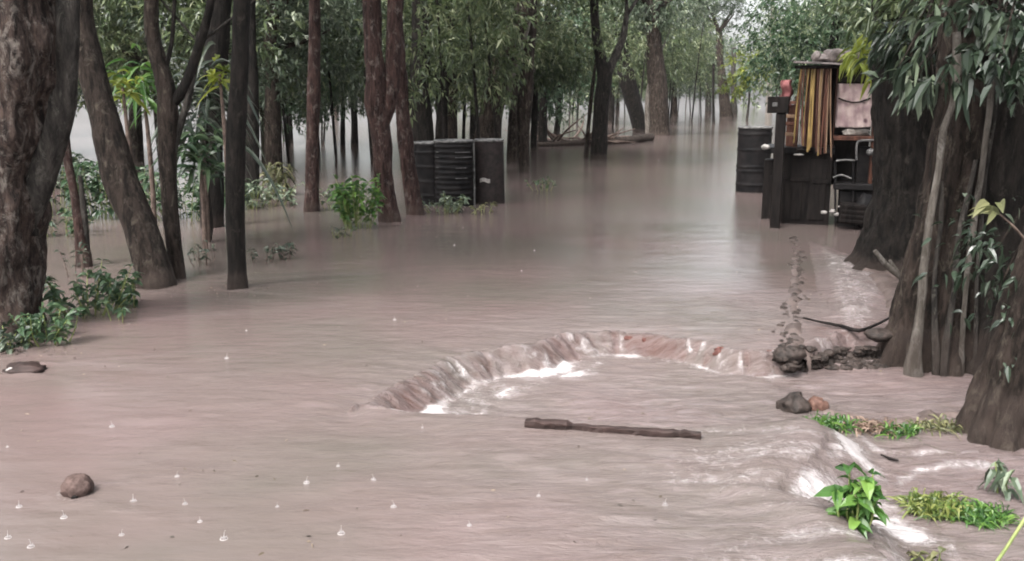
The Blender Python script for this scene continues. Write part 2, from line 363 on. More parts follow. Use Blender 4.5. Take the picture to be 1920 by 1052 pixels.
def foliage(mb, blobs, ntwig, per, L, Wd, spread=0.35, droop=0.2, segs=1, shell=0.6, hang=0.3):
    """twigs of leaves spread through a union of ellipsoids; blobs: (centre, radii)"""
    vol = np.array([np.prod(b[1]) ** (2 / 3) for b in blobs]); vol = vol / vol.sum()
    for (c, r), w in zip(blobs, vol):
        n = max(1, int(ntwig * w)); u = unit(rng.normal(size=(n, 3)))
        rad = (shell + (1.05 - shell) * rng.random(n)) if shell > 0 else rng.random(n) ** (1 / 3)
        rad = np.where(rng.random(n) < 0.3, rng.random(n) ** 0.5 * 0.8, rad)
        c0 = np.asarray(c) + u * rad[:, None] * np.asarray(r)
        lump = fbm(c0 * 1.6 + 3.1, 2); keep = lump > -0.25; c0 = c0[keep]; u = u[keep]; n = len(c0)
        if n == 0: continue
        dr = unit(u + rng.normal(size=(n, 3)) * 0.5 + np.array([0, 0, -hang]))
        tl = spread * (0.6 + 0.8 * rng.random(n)); base_t = np.clip(0.42 + 0.28 * fbm(c0 * 0.9 + 9, 2) + rng.normal(0, 0.08, n), 0, 1)
        s = rng.random((n, per)); pp = c0[:, None] + dr[:, None] * (s * tl[:, None])[..., None] + rng.normal(0, spread * 0.07, (n, per, 3))
        dd = dr[:, None] * 0.7 + rng.normal(size=(n, per, 3)) * 0.62 + np.array([0, 0, -0.25])
        tt = np.clip(base_t[:, None] + rng.normal(0, 0.22, (n, per)), 0, 1)
        ll = L * (0.6 + 0.7 * rng.random(n * per))
        leaves(mb, pp.reshape(-1, 3), dd.reshape(-1, 3), ll, ll / L * Wd, tt.ravel(), droop=droop, segs=segs)
    return mb

# ------------------------------------------------------------------ water
DROP = 0.145
lip_px = [(650, 772), (690, 746), (745, 716), (800, 690), (835, 670), (900, 656), (960, 648), (1000, 642), (1050, 626), (1100, 618), (1160, 616), (1220, 620), (1270, 630), (1320, 636), (1370, 650), (1430, 656), (1480, 652)]
LIP = np.array([G(a, b)[:2] for a, b in lip_px])
right_px = [(1560, 662), (1650, 655), (1780, 648), (1960, 655), (2300, 640), (3600, 700)]
RB = np.array([G(a, b, -DROP)[:2] for a, b in right_px])
low_px = [(3600, 1500), (2000, 1500)]
LW = np.array([G(a, b, -DROP)[:2] for a, b in low_px])
crest_px = [(1640, 1080), (1610, 1035), (1570, 1000), (1520, 975), (1458, 952), (1478, 925), (1525, 890), (1548, 850), (1530, 820), (1440, 822), (1300, 832), (1150, 822), (990, 812), (860, 806), (760, 799), (700, 790), (666, 780)]
FR = np.array([G(a, b, -0.08)[:2] for a, b in crest_px]); CR = FR[:9]
POOL = np.vstack([LIP, RB, LW, FR])
def pdist(q, line):
    best = np.full(len(q), 1e9); s = np.zeros(len(q)); acc = 0.0
    for a, b in zip(line[:-1], line[1:]):
        ab = b - a; L = np.linalg.norm(ab); t = np.clip(((q - a) @ ab) / (L * L), 0, 1)
        d = np.linalg.norm(q - a - t[:, None] * ab, axis=1); k = d < best
        best[k] = d[k]; s[k] = acc + t[k] * L; acc += L
    return best, s
def inside(q, poly):
    r = np.zeros(len(q), bool); j = len(poly) - 1
    for i in range(len(poly)):
        xi, yi = poly[i]; xj, yj = poly[j]
        c = ((yi > q[:, 1]) != (yj > q[:, 1])) & (q[:, 0] < (xj - xi) * (q[:, 1] - yi) / (yj - yi + 1e-12) + xi)
        r ^= c; j = i
    return r
OBST = [(*G(a_, b_)[:2], r_) for a_, b_, r_ in ((146, 925, .065), (445, 540, .09), (292, 540, .17), (334, 524, .07), (0, 632, .28), (50, 692, .10), (158, 502, .07), (1690, 508, .45))]
LIPLEN = float(np.linalg.norm(np.diff(LIP, axis=0), axis=1).sum())
def water_fields(q):
    n = len(q); x, y = q[:, 0], q[:, 1]; q3 = np.stack([x, y, x * 0], 1)
    near = (y < 12) & (np.abs(x) < 9)
    z = np.zeros(n); foam = np.zeros(n); turb = np.zeros(n); silt = np.zeros(n)
    a = q[near]; a3 = q3[near]
    dl, s = pdist(a, LIP); dback, _ = pdist(a, np.vstack([LIP, RB])); df, _ = pdist(a, FR)
    ip = inside(a, POOL).astype(float)
    wob = 0.03 * fbm(a3 * 5, 2)
    smax = LIPLEN; u = s / smax
    face = (0.13 + 0.12 * (1 - u)) * (1 + 0.12 * vnoise(np.stack([s * 4, s * 0, s * 0], 1)) + 0.10 * vnoise(np.stack([s * 17, s * 0, s * 0], 1)))
    dep = S((dback + wob * 0.3) / face) * S(df / (0.14 + 0.16 * S((a[:, 0] + .2) / 0.6))) * ip
    zz = -DROP * dep
    # gentle sag towards the lip outside
    zz -= 0.025 * np.exp(-dl / 0.12) * (1 - ip)
    onface = ip * np.exp(-((dl - face * 0.5) / (face * 0.5)) ** 2)
    st = 0.35 * vnoise(np.stack([s * 9 - dl * 6, dl * 4, s * 0 + 4], 1)) + 0.9 * vnoise(np.stack([s * 27 - dl * 9, dl * 5, s * 0 + 9], 1)) + 0.7 * vnoise(a3 * 26)
    zz += onface * st * 0.009
    # foam along the foot
    ft = ip * S((dl - face * .7) / .05) * np.exp(-np.abs(dl - face) / (0.06 + 0.16 * (1 - u)))
    fo = 0.52 * ft * (0.85 + 0.2 * (u < 0.62)) * (0.8 + 0.5 * vnoise(a3 * 6))
    lace = ip * np.exp(-np.abs(dl - 0.5 * (1.2 - u)) / 0.12) * (u < 0.6) * 0.38 * (0.5 + vnoise(a3 * 5 + 4))
    fo = np.maximum(fo, lace)
    fo = np.maximum(fo, onface * np.clip(st, 0, 1) * 0.36)
    si = onface * np.clip(0.45 + 0.5 * vnoise(np.stack([s * 5, s * 0, s * 0 + 2], 1)) - 0.5 * st, 0, 1)
    # lower right run-off
    dc, sc = pdist(a, CR); ir = ip * S((a[:, 0] - 0.9) / 0.15) * (dc < 1.6)
    zz += 0.035 * np.exp(-((dc - 0.10) / 0.14) ** 2) * (1 - ip)
    nz = fbm(a3 * 4.2 + 2, 4)
    low = S((4.6 - a[:, 1]) / 0.5)
    fo2 = ip * np.exp(-np.maximum(dc - 0.08, 0) / 0.34) * (0.62 + 0.6 * nz) * S((dc + .02) / .10) * low
    fo = np.maximum(fo, 0.47 * fo2)
    fo = np.maximum(fo, .25 * S((a[:, 0] - .2) / .9) * S((4.9 - a[:, 1]) / .6) * (1 - ip) * (.55 + .75 * fbm(a3 * np.array([1.6, 8, 1]) + 7, 3)))
    drb, _ = pdist(a, RB[:3]); zz += ip * np.exp(-(drb / .2) ** 2) * .03 * fbm(a3 * 14, 3); sib = np.exp(-(drb / .16) ** 2) * (.4 + .5 * fbm(a3 * 9, 3)); fo = np.maximum(fo, ip * .3 * np.exp(-((drb - .2) / .1) ** 2))
    zz += ip * low * np.exp(-dc / 0.35) * 0.022 * fbm(a3 * 11, 3)
    for pts, w_, am in (([(1585, 835), (1600, 870), (1640, 905), (1640, 960), (1690, 1010), (1790, 1040)], .10, .55), ([(1690, 905), (1730, 880), (1780, 872), (1850, 872)], .045, .42), ([(1560, 780), (1640, 842), (1720, 850), (1860, 850)], .04, .30), ([(1700, 1000), (1800, 1035), (1900, 1060)], .09, .5)):
        d3, _ = pdist(a, np.array([G(px, py, -DROP)[:2] for px, py in pts])); fo = np.maximum(fo, am * np.exp(-(d3 / w_) ** 2) * (0.75 + 0.6 * nz))
    si = np.clip(np.maximum(si, sib), 0, 1)
    # sloping muddy rivulet on the right bank
    sl = np.array([G(px, py)[:2] for px, py in [(1515, 450), (1530, 520), (1540, 590), (1560, 640), (1660, 625), (1690, 520), (1600, 480)]])
    isl = inside(a, sl).astype(float); ds, _ = pdist(a, np.vstack([sl, sl[:1]]))
    zz += isl * S(ds / 0.3) * (0.035 + 0.02 * fbm(a3 * 7, 3))
    fo = np.maximum(fo, isl * 0.24 * S(ds / 0.2))  # pale foam tone here also paints in the rivulet's sheen
    tr = 0.10 + 0.0 * dl
    tr = tr + 0.75 * S((a[:, 0] + 1.1) / 1.8) * S((6.2 - a[:, 1]) / 1.2) + 0.6 * np.exp(-dl / 0.7) + 0.7 * isl
    tr = np.maximum(tr, 0.55 * S((a[:, 0] - 0.4) / 0.8) * S((8.2 - a[:, 1]) / 1.0))
    tr = tr * (0.65 + 0.7 * (0.5 + 0.5 * fbm(a3 * 0.9 + 5, 2)))
    tr = np.clip(tr + 0.35 * ip, 0, 1.4)
    rp = 0.011 * tr * fbm(a3 * np.array([2.6, 7.0, 1]) + 1, 3) + 0.006 * tr * vnoise(a3 * np.array([7, 17, 1]))
    zz += rp
    for (bx, by, br) in OBST:
        dx = a[:, 0] - bx; dy = a[:, 1] - by; d_ = np.hypot(dx, dy)
        zz += 0.006 * np.exp(-((d_ - br * 1.3) / (.25 * br + .02)) ** 2) + .003 * np.sin(d_ * 60) * np.exp(-np.maximum(d_ - br, 0) / .10) * (dx > -.05)
        fo = np.maximum(fo, .24 * np.exp(-((d_ - br * 1.12) / .022) ** 2) * (.4 + .8 * nz))
        wk = (dx > 0) * np.exp(-dx / (5 * br + .1)) * np.exp(-((np.abs(dy) - .35 * dx - br * .9) / (.025 + .05 * dx)) ** 2)
        zz += .005 * wk * ((d_ > br)); tr = np.clip(tr + .5 * wk, 0, 1.4)
    z[near] = zz; foam[near] = fo; turb[near] = tr; silt[near] = si
    turb[~near] = 0.16
    return z, foam, turb, silt
def axis(dense, step, stepout, grow, far0, far1):
    a, b = dense; m = list(np.arange(a, b, step)); s = stepout; k = b
    while k < far1: m.append(k); k += s; s *= grow
    m.append(far1); s = stepout; k = a - stepout; lo = []
    while k > far0: lo.append(k); k -= s; s *= grow
    lo.append(far0); return np.array(lo[::-1] + m)
xs = axis((-2.6, 3.9), 0.026, 0.04, 1.12, -600, 600)
xs = np.concatenate([xs[xs < -1.3], np.arange(-1.3, 2.5, 0.014), xs[xs > 2.51]])
ys = np.concatenate([np.array([-60, -20, -6, -1, 1, 2, 2.4]), np.arange(2.6, 4.6, 0.022), np.arange(4.6, 6.9, 0.013), np.arange(6.9, 8.2, 0.026), np.arange(8.2, 13, 0.06)])
k = 13.0; s_ = 0.08; ex = []
while k < 900: ex.append(k); k += s_; s_ *= 1.1
ys = np.concatenate([ys, ex])
X, Y = np.meshgrid(xs, ys); q = np.stack([X.ravel(), Y.ravel()], 1)
z, foam, turb, silt = water_fields(q)
nx, ny = len(xs), len(ys); i = np.arange(ny - 1)[:, None] * nx; j = np.arange(nx - 1)[None]
wf = np.stack([i + j, i + j + 1, i + nx + j + 1, i + nx + j], -1).reshape(-1, 4)
mb = MB(); mb.add(np.stack([q[:, 0], q[:, 1], z], 1), wf)
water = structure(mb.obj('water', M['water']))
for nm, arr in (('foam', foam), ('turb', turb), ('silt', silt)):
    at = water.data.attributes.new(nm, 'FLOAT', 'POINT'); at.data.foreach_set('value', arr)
def wz(x, y): return float(water_fields(np.array([[x, y]]))[0][0])
def GW(px, py):                              # pixel -> point on the water surface
    z_ = -0.08
    for _ in range(6):
        p_ = G(px, py, z_); z_ = 0.5 * z_ + 0.5 * wz(p_[0], p_[1])
    return G(px, py, z_)
mb = MB(); mb.add([(-600, -60, -0.9), (600, -60, -0.9), (600, 900, -0.9), (-600, 900, -0.9)], [(0, 1, 2, 3)])
structure(mb.obj('ground', M['mud']))

# ------------------------------------------------------------------ trees
def path3(y, pts, lean=0.0, slim=1.0):
    """pts: (px, py, width px) seen at depth y; lean pushes higher points back (metres of depth per metre of height)"""
    out = []; r = []
    for a, b, w in pts:
        p = P(a, b, y); yy = y + lean * max(0, p[2]); p = P(a, b, yy); out.append(p); r.append(PW(w, b, yy) / 2 * (0.86 if 100 < a < 1300 else 1.0))
    return out, r
def trunk_part(root, name, y, pts, m, lean=0.0, seg=14, step=0.08, rough=0.18, down=0.35, lobes=0, lobe_a=0.0, lobe_h=0.3, seed=0.0, up=None, fine=1.0, lobe_all=0.0):
    p, r = path3(y, pts, lean)
    if down: p = [p[0] - np.array([0, 0, down])] + p; r = [r[0] * 1.04] + r
    if up is not None: p = p + [np.array(u[:3]) + p[-1] for u in up]; r = r + [u[3] for u in up]
    o = np.array(root.location)
    mb = MB(); addtube(mb, [q_ - o for q_ in p], r, seg, step, rough, lobes, lobe_a, lobe_h, seed, fine=fine, lobe_all=lobe_all)
    mb.obj(name, m, root); return p[-1], r[-1]
def crown_part(root, c, r, ntwig, per=9, L=0.15, Wd=0.055, m='leaf', nb=7, seed=1, spread=0.4, name='crown', hang=0.3, droop=0.2, segs=1):
    o = np.array(root.location); bl = []
    c = np.asarray(c, float) - o; r = np.asarray(r, float)
    for k in range(nb):
        u = rng.normal(size=3); u /= np.linalg.norm(u)
        bl.append((c + u * r * 0.55 * rng.random(), r * (0.38 + 0.3 * rng.random())))
    mb = MB(); foliage(mb, bl, ntwig, per, L, Wd, spread=spread, hang=hang, droop=droop, segs=segs)
    return mb.obj(name, M[m], root, smooth=False)
def top_branches(root, tip, r, n=4, L=2.0, m='bark_dark'):
    o = np.array(root.location)
    for k in range(n):
        a = k * 2 * math.pi / n + random.random(); mb = MB()
        e = tip + np.array([math.cos(a) * L * .6, math.sin(a) * L * .6, L * (0.5 + 0.4 * random.random())])
        mid = (tip + e) / 2 + rng.normal(0, 0.12, 3)
        addtube(mb, [tip - o - np.array([0, 0, 0.1]), mid - o, e - o], [r * 0.7, r * 0.45, r * 0.15], 7, 0.25, 0.15)
        mb.obj('branch', M[m], root)

def tree(label, base, pts, m, lean=0.0, forks=(), crown=True, crad=(2.7, 2.7, 1.2), ntwig=600, height=2.0, up=None, leaf='leaf', name='forest_tree', group=None, zlev=0.0, **kw):
    g = G(*base, zlev); y = g[1]
    root = thing(name, label, 'tree', (g[0], g[1], 0), group)
    seed = rng.random() * 20
    tip, r = trunk_part(root, 'trunk', y, pts, M[m], lean=lean, seed=seed, up=up, **kw)
    for fk in forks:
        fm = fk[1] if isinstance(fk[1], str) else m; fp = fk[0]
        t2, r2 = trunk_part(root, 'limb', y, fp, M[fm], lean=lean, seg=10, down=0, rough=0.15, seed=seed + 3)
        if crown: top_branches(root, t2, r2, 2, 1.5, fm)
    if crown:
        top_branches(root, tip, r, 4, 2.0, m)
        crown_part(root, tip + np.array([0, 0, height]), crad, ntwig, m=leaf, L=0.17, Wd=0.06)
    return root

UP = [(0.05, 0.2, 0.9, 0.05)]
# left foreground
t = tree('massive gnarled trunk with reddish peeling bark and pale patches at the left edge', (20, 622), [(-2, 640, 156), (-4, 560, 142), (-6, 450, 138), (0, 330, 150), (8, 220, 168), (18, 100, 190), (22, -60, 180)], 'bark_lichen', seg=48, step=0.025, rough=0.20, fine=2.6, lobes=5, lobe_a=0.05, lobe_all=0.06,
     forks=[([(58, 440, 26), (74, 330, 54), (110, 220, 60), (122, 120, 55), (128, 0, 50), (130, -80, 50)], 'bark_grey')], crad=(2.6, 2.6, 1.3), height=2.4, ntwig=600, up=[(-0.1, 0.2, 1.2, 0.2)])
tree('short dark stem leaning beside the massive trunk at the left edge', (158, 500), [(158, 502, 34), (150, 440, 28), (140, 370, 22), (128, 300, 22), (120, 220, 20), (118, 130, 16)], 'bark_red', crown=False, rough=0.3, seg=12, step=0.05,
     forks=[([(166, 490, 10), (158, 400, 14), (150, 330, 9)], 'bark_grey')])
tree('thick dark brown trunk leaning left with a mossy base', (290, 535), [(292, 545, 92), (285, 500, 78), (262, 430, 72), (232, 350, 74), (212, 280, 68), (190, 200, 62), (168, 120, 58), (150, 40, 54), (142, -60, 52)], 'bark_brown', seg=24, step=0.035, rough=0.10, lean=0.12, lobes=4, lobe_a=0.25, lobe_h=0.15, fine=2, up=[(-0.2, 0.2, 1.2, 0.14)], height=1.9)
tree('slender forked trunk rising behind the leaning mossy trunk', (334, 522), [(334, 530, 36), (326, 460, 32), (318, 390, 34), (314, 300, 40), (316, 220, 46), (312, 170, 40), (296, 110, 34), (284, 50, 30), (284, -50, 28)], 'bark_brown', seg=16, step=0.04, rough=0.12, fine=2,
     forks=[([(318, 200, 26), (348, 160, 24), (372, 90, 20), (392, 20, 18), (402, -50, 18)], 'bark_dark'), ([(316, 330, 16), (330, 260, 18), (352, 190, 16), (364, 130, 10), (372, 60, 8)], 'bark_grey'), ([(310, 130, 12), (322, 80, 9), (326, 20, 8), (330, -40, 8)], 'bark_dark')], up=[(0, 0.2, 1.2, 0.06)], height=1.9)
tree('straight dark trunk standing alone in the water with a knot at its foot', (445, 540), [(446, 548, 44), (444, 500, 38), (441, 420, 40), (441, 330, 42), (443, 240, 42), (448, 150, 40), (451, 60, 36), (455, -60, 34)], 'bark_dark', seg=20, step=0.04, rough=0.09, fine=2.2, up=[(0, 0.2, 1.2, 0.08)], height=2.0)
tree('dark trunk behind the fan leaved plant, mostly hidden by the straight dark trunk', (400, 425), [(400, 425, 50), (398, 330, 48), (400, 220, 46), (405, 100, 50), (412, 0, 52), (415, -60, 50)], 'bark_dark', seg=14, up=[(0, 0.3, 1.5, 0.15)])
tree('dark trunk just right of the straight dark trunk, half hidden', (474, 372), [(474, 372, 30), (472, 280, 30), (470, 180, 32), (468, 60, 28), (468, -40, 26)], 'bark_dark', seg=12, up=[(0, 0.3, 1.5, 0.1)], leaf='leaf_dark')
tree('very thin dark sapling stem between the forked trunk and the straight dark trunk', (395, 452), [(393, 460, 8), (396, 420, 9), (390, 350, 7), (388, 250, 6), (386, 140, 5)], 'bark_dark', crown=False, seg=7, rough=0.1, name='sapling')
tree('grey green trunk with leaves around it, left of the slim mottled trunk', (508, 312), [(508, 314, 36), (505, 250, 34), (500, 160, 30), (495, 40, 28)], 'bark_moss', seg=12, lean=0, height=0.8, crad=(2.2, 1.6, 1.9), ntwig=900, leaf='leaf_blue')
tree('slim mottled trunk standing in the water left of the bushy shrub', (585, 396), [(585, 398, 34), (586, 350, 28), (586, 270, 28), (588, 180, 30), (590, 90, 26), (590, -40, 24)], 'bark_red', seg=14, rough=0.12, step=0.05, up=[(0, 0.3, 1.4, 0.08)])
tree('distant thin trunk, left one of a pair far behind the slim mottled trunk', (643, 281), [(643, 281, 12), (643, 220, 11), (645, 100, 10)], 'bark_dark', seg=8, crad=(2.4, 2, 1.6), ntwig=700, height=0.4)
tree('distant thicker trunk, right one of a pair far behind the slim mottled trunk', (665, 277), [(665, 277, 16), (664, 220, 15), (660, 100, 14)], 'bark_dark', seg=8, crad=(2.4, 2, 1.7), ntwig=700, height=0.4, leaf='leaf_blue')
tree('reddish brown trunk with peeling bark right beside the bushy shrub', (730, 415), [(732, 418, 48), (726, 380, 42), (719, 320, 40), (714, 250, 42), (706, 190, 50), (702, 120, 46), (698, 50, 40), (692, -50, 38)], 'bark_red', seg=20, step=0.045, rough=0.16, fine=2, up=[(-0.1, 0.2, 1.3, 0.14)],
     forks=[([(714, 250, 26), (732, 180, 34), (738, 100, 34), (742, -40, 32)], 'bark_red')])
tree('dark red rough trunk between the peeling trunk and the black drums', (768, 402), [(778, 404, 42), (772, 360, 36), (764, 300, 32), (757, 230, 32), (750, 150, 30), (744, 60, 30), (748, -50, 30)], 'bark_red', seg=18, step=0.05, rough=0.25, fine=2, up=[(0, 0.3, 1.3, 0.1)], leaf='leaf_dark')
tree('dark upright trunk directly behind the left black drum', (792, 330), [(792, 335, 46), (792, 250, 48), (788, 150, 48), (790, 50, 44), (792, -40, 42)], 'bark_dark', seg=14, up=[(0, 0.3, 1.4, 0.12)], leaf='leaf_dark')
tree('brown stem behind the ribbed black drum, thicker than its neighbours', (848, 300), [(848, 304, 24), (848, 200, 22), (850, 90, 20), (852, -30, 18)], 'bark_brown', seg=10)
for k, (a, b, w, lab) in enumerate([(826, 816, 8, 'thin bare pole like stem leftmost of those behind the ribbed drum'), (868, 868, 8, 'thin dark stem right of the thicker brown stem behind the drums'), (886, 884, 14, 'pale spotted stem behind the gap between ribbed and smooth drums')]):
    tree(lab, (a, 295 - 5 * k), [(a, 300 - 5 * k, w), (b + 3, 170, w), (b, 60, w * 0.9), (b - 1, -30, w * 0.8)], 'bark_grey' if k == 2 else 'bark_dark', seg=8, crown=False, rough=0.1, name='sapling')
tree('stout trunk leaning right behind the smooth black bin', (914, 325), [(910, 330, 66), (914, 270, 58), (922, 200, 50), (940, 130, 46), (966, 60, 44), (992, 0, 42), (1012, -60, 40)], 'bark_brown', seg=18, step=0.06, rough=0.1, fine=2, up=[(0.4, 0.2, 1.2, 0.12)],
     forks=[([(952, 170, 14), (972, 100, 16), (990, 40, 14), (1004, -40, 12)], 'bark_pale')])
tree('slim dark trunk nearest the road edge, right of the smooth black bin', (983, 322), [(983, 325, 22), (982, 260, 24), (984, 180, 30), (992, 90, 28), (1002, -40, 26)], 'bark_brown', seg=12, rough=0.12, up=[(0.1, 0.2, 1.4, 0.08)])
tree('thin dark trunk just behind the slim trunk near the road edge', (966, 297), [(965, 300, 17), (963, 230, 18), (966, 140, 18), (975, 0, 16)], 'bark_dark', seg=10)
tree('pale vine like stem slanting across the slim trunk near the road edge', (990, 290), [(988, 292, 5), (992, 230, 6), (1000, 150, 6), (1008, 60, 6), (1012, -30, 6)], 'bark_pale', crown=False, seg=7, rough=0.05, name='sapling')
tree('short dark trunk behind and right of the slim trunk near the road edge', (1000, 285), [(1000, 287, 14), (1002, 220, 14), (1004, 120, 13)], 'bark_dark', seg=8, ntwig=600, height=0.3)
tree('dark trunk with a forked top standing in front of the fallen log', (1122, 299), [(1122, 302, 36), (1124, 250, 32), (1128, 190, 34), (1134, 140, 32), (1122, 90, 22), (1115, 30, 18)], 'bark_dark', seg=14, rough=0.12, step=0.08,
     forks=[([(1132, 160, 20), (1150, 115, 18), (1168, 70, 16), (1176, 20, 12)], 'bark_grey')], crad=(2.4, 2.0, 1.8), ntwig=1000, height=0.7, up=[(0, 0.3, 0.8, 0.1)])
tree('thin stem leaning against the forked dark trunk', (1100, 297), [(1099, 299, 11), (1103, 240, 9), (1110, 170, 8), (1118, 110, 6)], 'bark_brown', crown=False, seg=7, name='sapling')
tree('dark trunk leaning left behind the fallen log', (1198, 248), [(1200, 250, 32), (1190, 200, 36), (1176, 150, 38), (1166, 100, 32), (1160, 40, 26)], 'bark_dark', seg=14, step=0.15, rough=0.1, crad=(2.8, 2.4, 2.2), ntwig=1300, height=0.8)
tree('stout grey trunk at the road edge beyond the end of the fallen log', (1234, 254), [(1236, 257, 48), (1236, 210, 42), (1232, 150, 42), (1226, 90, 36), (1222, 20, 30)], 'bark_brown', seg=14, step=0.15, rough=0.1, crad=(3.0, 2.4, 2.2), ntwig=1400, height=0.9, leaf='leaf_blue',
     forks=[([(1215, 250, 12), (1214, 190, 11), (1224, 130, 10), (1240, 90, 8)], 'bark_pale')])
tree('small distant trunk between the slim roadside trunk and the forked dark trunk', (1045, 252), [(1043, 254, 13), (1050, 190, 12), (1056, 130, 12)], 'bark_dark', seg=8, crad=(2.4, 2, 1.7), ntwig=800, height=0.6)
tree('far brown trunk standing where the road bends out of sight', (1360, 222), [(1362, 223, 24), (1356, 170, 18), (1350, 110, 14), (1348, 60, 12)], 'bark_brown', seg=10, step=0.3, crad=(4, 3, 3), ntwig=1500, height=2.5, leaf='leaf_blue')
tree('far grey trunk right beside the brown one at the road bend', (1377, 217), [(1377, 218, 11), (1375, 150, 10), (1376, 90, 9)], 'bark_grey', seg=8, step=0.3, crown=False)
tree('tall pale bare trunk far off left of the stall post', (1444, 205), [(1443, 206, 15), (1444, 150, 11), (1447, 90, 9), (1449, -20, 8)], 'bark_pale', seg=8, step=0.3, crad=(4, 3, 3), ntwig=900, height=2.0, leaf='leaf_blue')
tree('thin dark far stem standing left of the road bend', (1338, 232), [(1338, 233, 6), (1337, 180, 5), (1338, 120, 5)], 'bark_dark', seg=6, step=0.3, crown=False, name='sapling')

# right foreground group: broad fluted trunks
def big_tree(label, base, pts, m, **kw):
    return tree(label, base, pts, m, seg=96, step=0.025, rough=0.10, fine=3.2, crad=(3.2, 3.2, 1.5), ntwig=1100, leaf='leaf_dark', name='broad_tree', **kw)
r1 = big_tree('broad dark buttressed trunk nearest the stall on the right bank', (1690, 505), [(1690, 515, 195), (1694, 470, 162), (1700, 420, 148), (1705, 340, 126), (1705, 250, 120), (1700, 150, 116), (1700, -60, 110)], 'bark_dark', lobes=7, lobe_a=0.18, lobe_h=0.35, lobe_all=0.04, up=[(0.2, 0.2, 1.4, 0.2)], height=2.4)
r2 = big_tree('fluted grey brown trunk hung with pale aerial roots, in the middle of the right bank', (1748, 640), [(1748, 648, 168), (1752, 600, 140), (1760, 530, 128), (1775, 430, 108), (1795, 320, 100), (1812, 200, 100), (1825, -60, 96)], 'bark_brown', lobes=9, lobe_a=0.16, lobe_h=0.3, lobe_all=0.10, up=[(0.2, 0.2, 1.4, 0.2)], height=2.6)
r3 = big_tree('very dark trunk half in shade at the right edge, above the pool', (1850, 686), [(1855, 700, 172), (1862, 650, 150), (1872, 560, 125), (1885, 430, 115), (1895, 300, 112), (1900, 150, 110), (1910, -60, 106)], 'bark_dark', lobes=6, lobe_a=0.2, lobe_h=0.25, lobe_all=0.05, up=[(0.2, 0.2, 1.4, 0.2)], height=2.6, zlev=-.145)
r4 = big_tree('nearest trunk leaning right out of the picture above the grassy strip', (1880, 815), [(1884, 824, 168), (1894, 780, 144), (1918, 700, 135), (1948, 600, 130), (1985, 480, 128), (2020, 330, 125), (2050, 100, 120)], 'bark_brown', lobes=9, lobe_a=0.22, lobe_h=0.2, lobe_all=0.09, up=[(0.3, 0.1, 1.4, 0.2)], height=2.8, zlev=-.145)
def root_part(root, y, pts, m='bark_grey'):
    trunk_part(root, 'aerial_root', y, pts, M[m], seg=8, step=0.05, rough=0.25, down=0.0, seed=rng.random() * 9, fine=3)
yr = G(1748, 640)[1]
root_part(r2, yr - 0.32, [(1793, 60, 16), (1794, 130, 16), (1785, 200, 14), (1770, 240, 13), (1760, 320, 11), (1745, 400, 14), (1735, 480, 16), (1728, 560, 18), (1718, 640, 24), (1712, 720, 34)], 'bark_pale')
root_part(r2, yr - 0.30, [(1860, 90, 10), (1858, 180, 11), (1848, 260, 12), (1838, 340, 10), (1826, 420, 12), (1815, 500, 10), (1806, 600, 10), (1800, 720, 12)], 'bark_pale')
root_part(r2, yr - 0.28, [(1872, 60, 9), (1868, 160, 10), (1862, 230, 9), (1846, 330, 11), (1840, 420, 9), (1832, 520, 8), (1828, 720, 8)])
root_part(r2, yr - 0.34, [(1830, 300, 8), (1812, 380, 9), (1795, 460, 9), (1790, 540, 11), (1775, 640, 14), (1770, 730, 18)], 'bark_grey')
root_part(r2, yr - 0.30, [(1765, 340, 7), (1764, 420, 8), (1754, 500, 8), (1752, 590, 12), (1755, 660, 16), (1755, 730, 18)], 'bark_grey')
# twig across the roots and broken branches at the foot
for pts in ([(1640, 470, 8), (1665, 500, 10), (1690, 520, 9), (1700, 528, 7)], [(1668, 488, 5), (1680, 505, 6), (1692, 522, 6)], [(1640, 548, 7), (1670, 535, 8), (1700, 522, 6)]):
    trunk_part(r1, 'dead_branch', 8.0, pts, M['bark_pale'], seg=7, step=0.04, down=0, rough=0.2)

# low leafy boughs on the right, in view
def bough(root, y, c_px, r_px, ntwig, L=0.16, Wd=0.055, m='leaf_dark', depth=0.5, segs=3, droop=0.25, spread=0.3, hang=0.6, per=7):
    c = P(c_px[0], c_px[1], y); r = (PW(r_px[0], c_px[1], y), depth, PW(r_px[1], c_px[1], y))
    o = np.array(root.location); mb = MB()
    foliage(mb, [(c - o, np.array(r))], int(ntwig * 1.3), per, L * .85, Wd * .85, spread=spread, droop=droop, segs=segs, shell=0, hang=hang)
    mb.obj('foliage', M[m], root, smooth=False)
    mb2 = MB()
    for k in range(6):
        e = c + rng.normal(size=3) * np.array(r) * 0.5; s0 = c + np.array([0.4, 0.2, r[2] + 0.6])
        addtube(mb2, [s0 - o, (s0 + e) / 2 - o + rng.normal(0, 0.06, 3), e - o], [0.012, 0.009, 0.004], 6, 0.1, 0.1)
    mb2.obj('twigs', M['bark_brown'], root)
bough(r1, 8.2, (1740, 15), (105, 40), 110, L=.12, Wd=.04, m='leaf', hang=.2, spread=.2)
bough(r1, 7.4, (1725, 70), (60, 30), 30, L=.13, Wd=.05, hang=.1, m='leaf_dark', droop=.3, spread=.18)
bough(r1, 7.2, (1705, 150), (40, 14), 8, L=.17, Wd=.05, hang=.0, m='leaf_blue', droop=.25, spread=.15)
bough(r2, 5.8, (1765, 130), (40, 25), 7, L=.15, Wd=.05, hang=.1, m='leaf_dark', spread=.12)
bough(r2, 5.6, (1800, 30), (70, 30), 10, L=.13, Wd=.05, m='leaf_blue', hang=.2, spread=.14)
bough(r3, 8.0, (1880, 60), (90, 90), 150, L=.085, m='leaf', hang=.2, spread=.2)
bough(r2, 5.5, (1860, 15), (70, 30), 26, L=.085, m='leaf_dark', hang=.2, spread=.14)
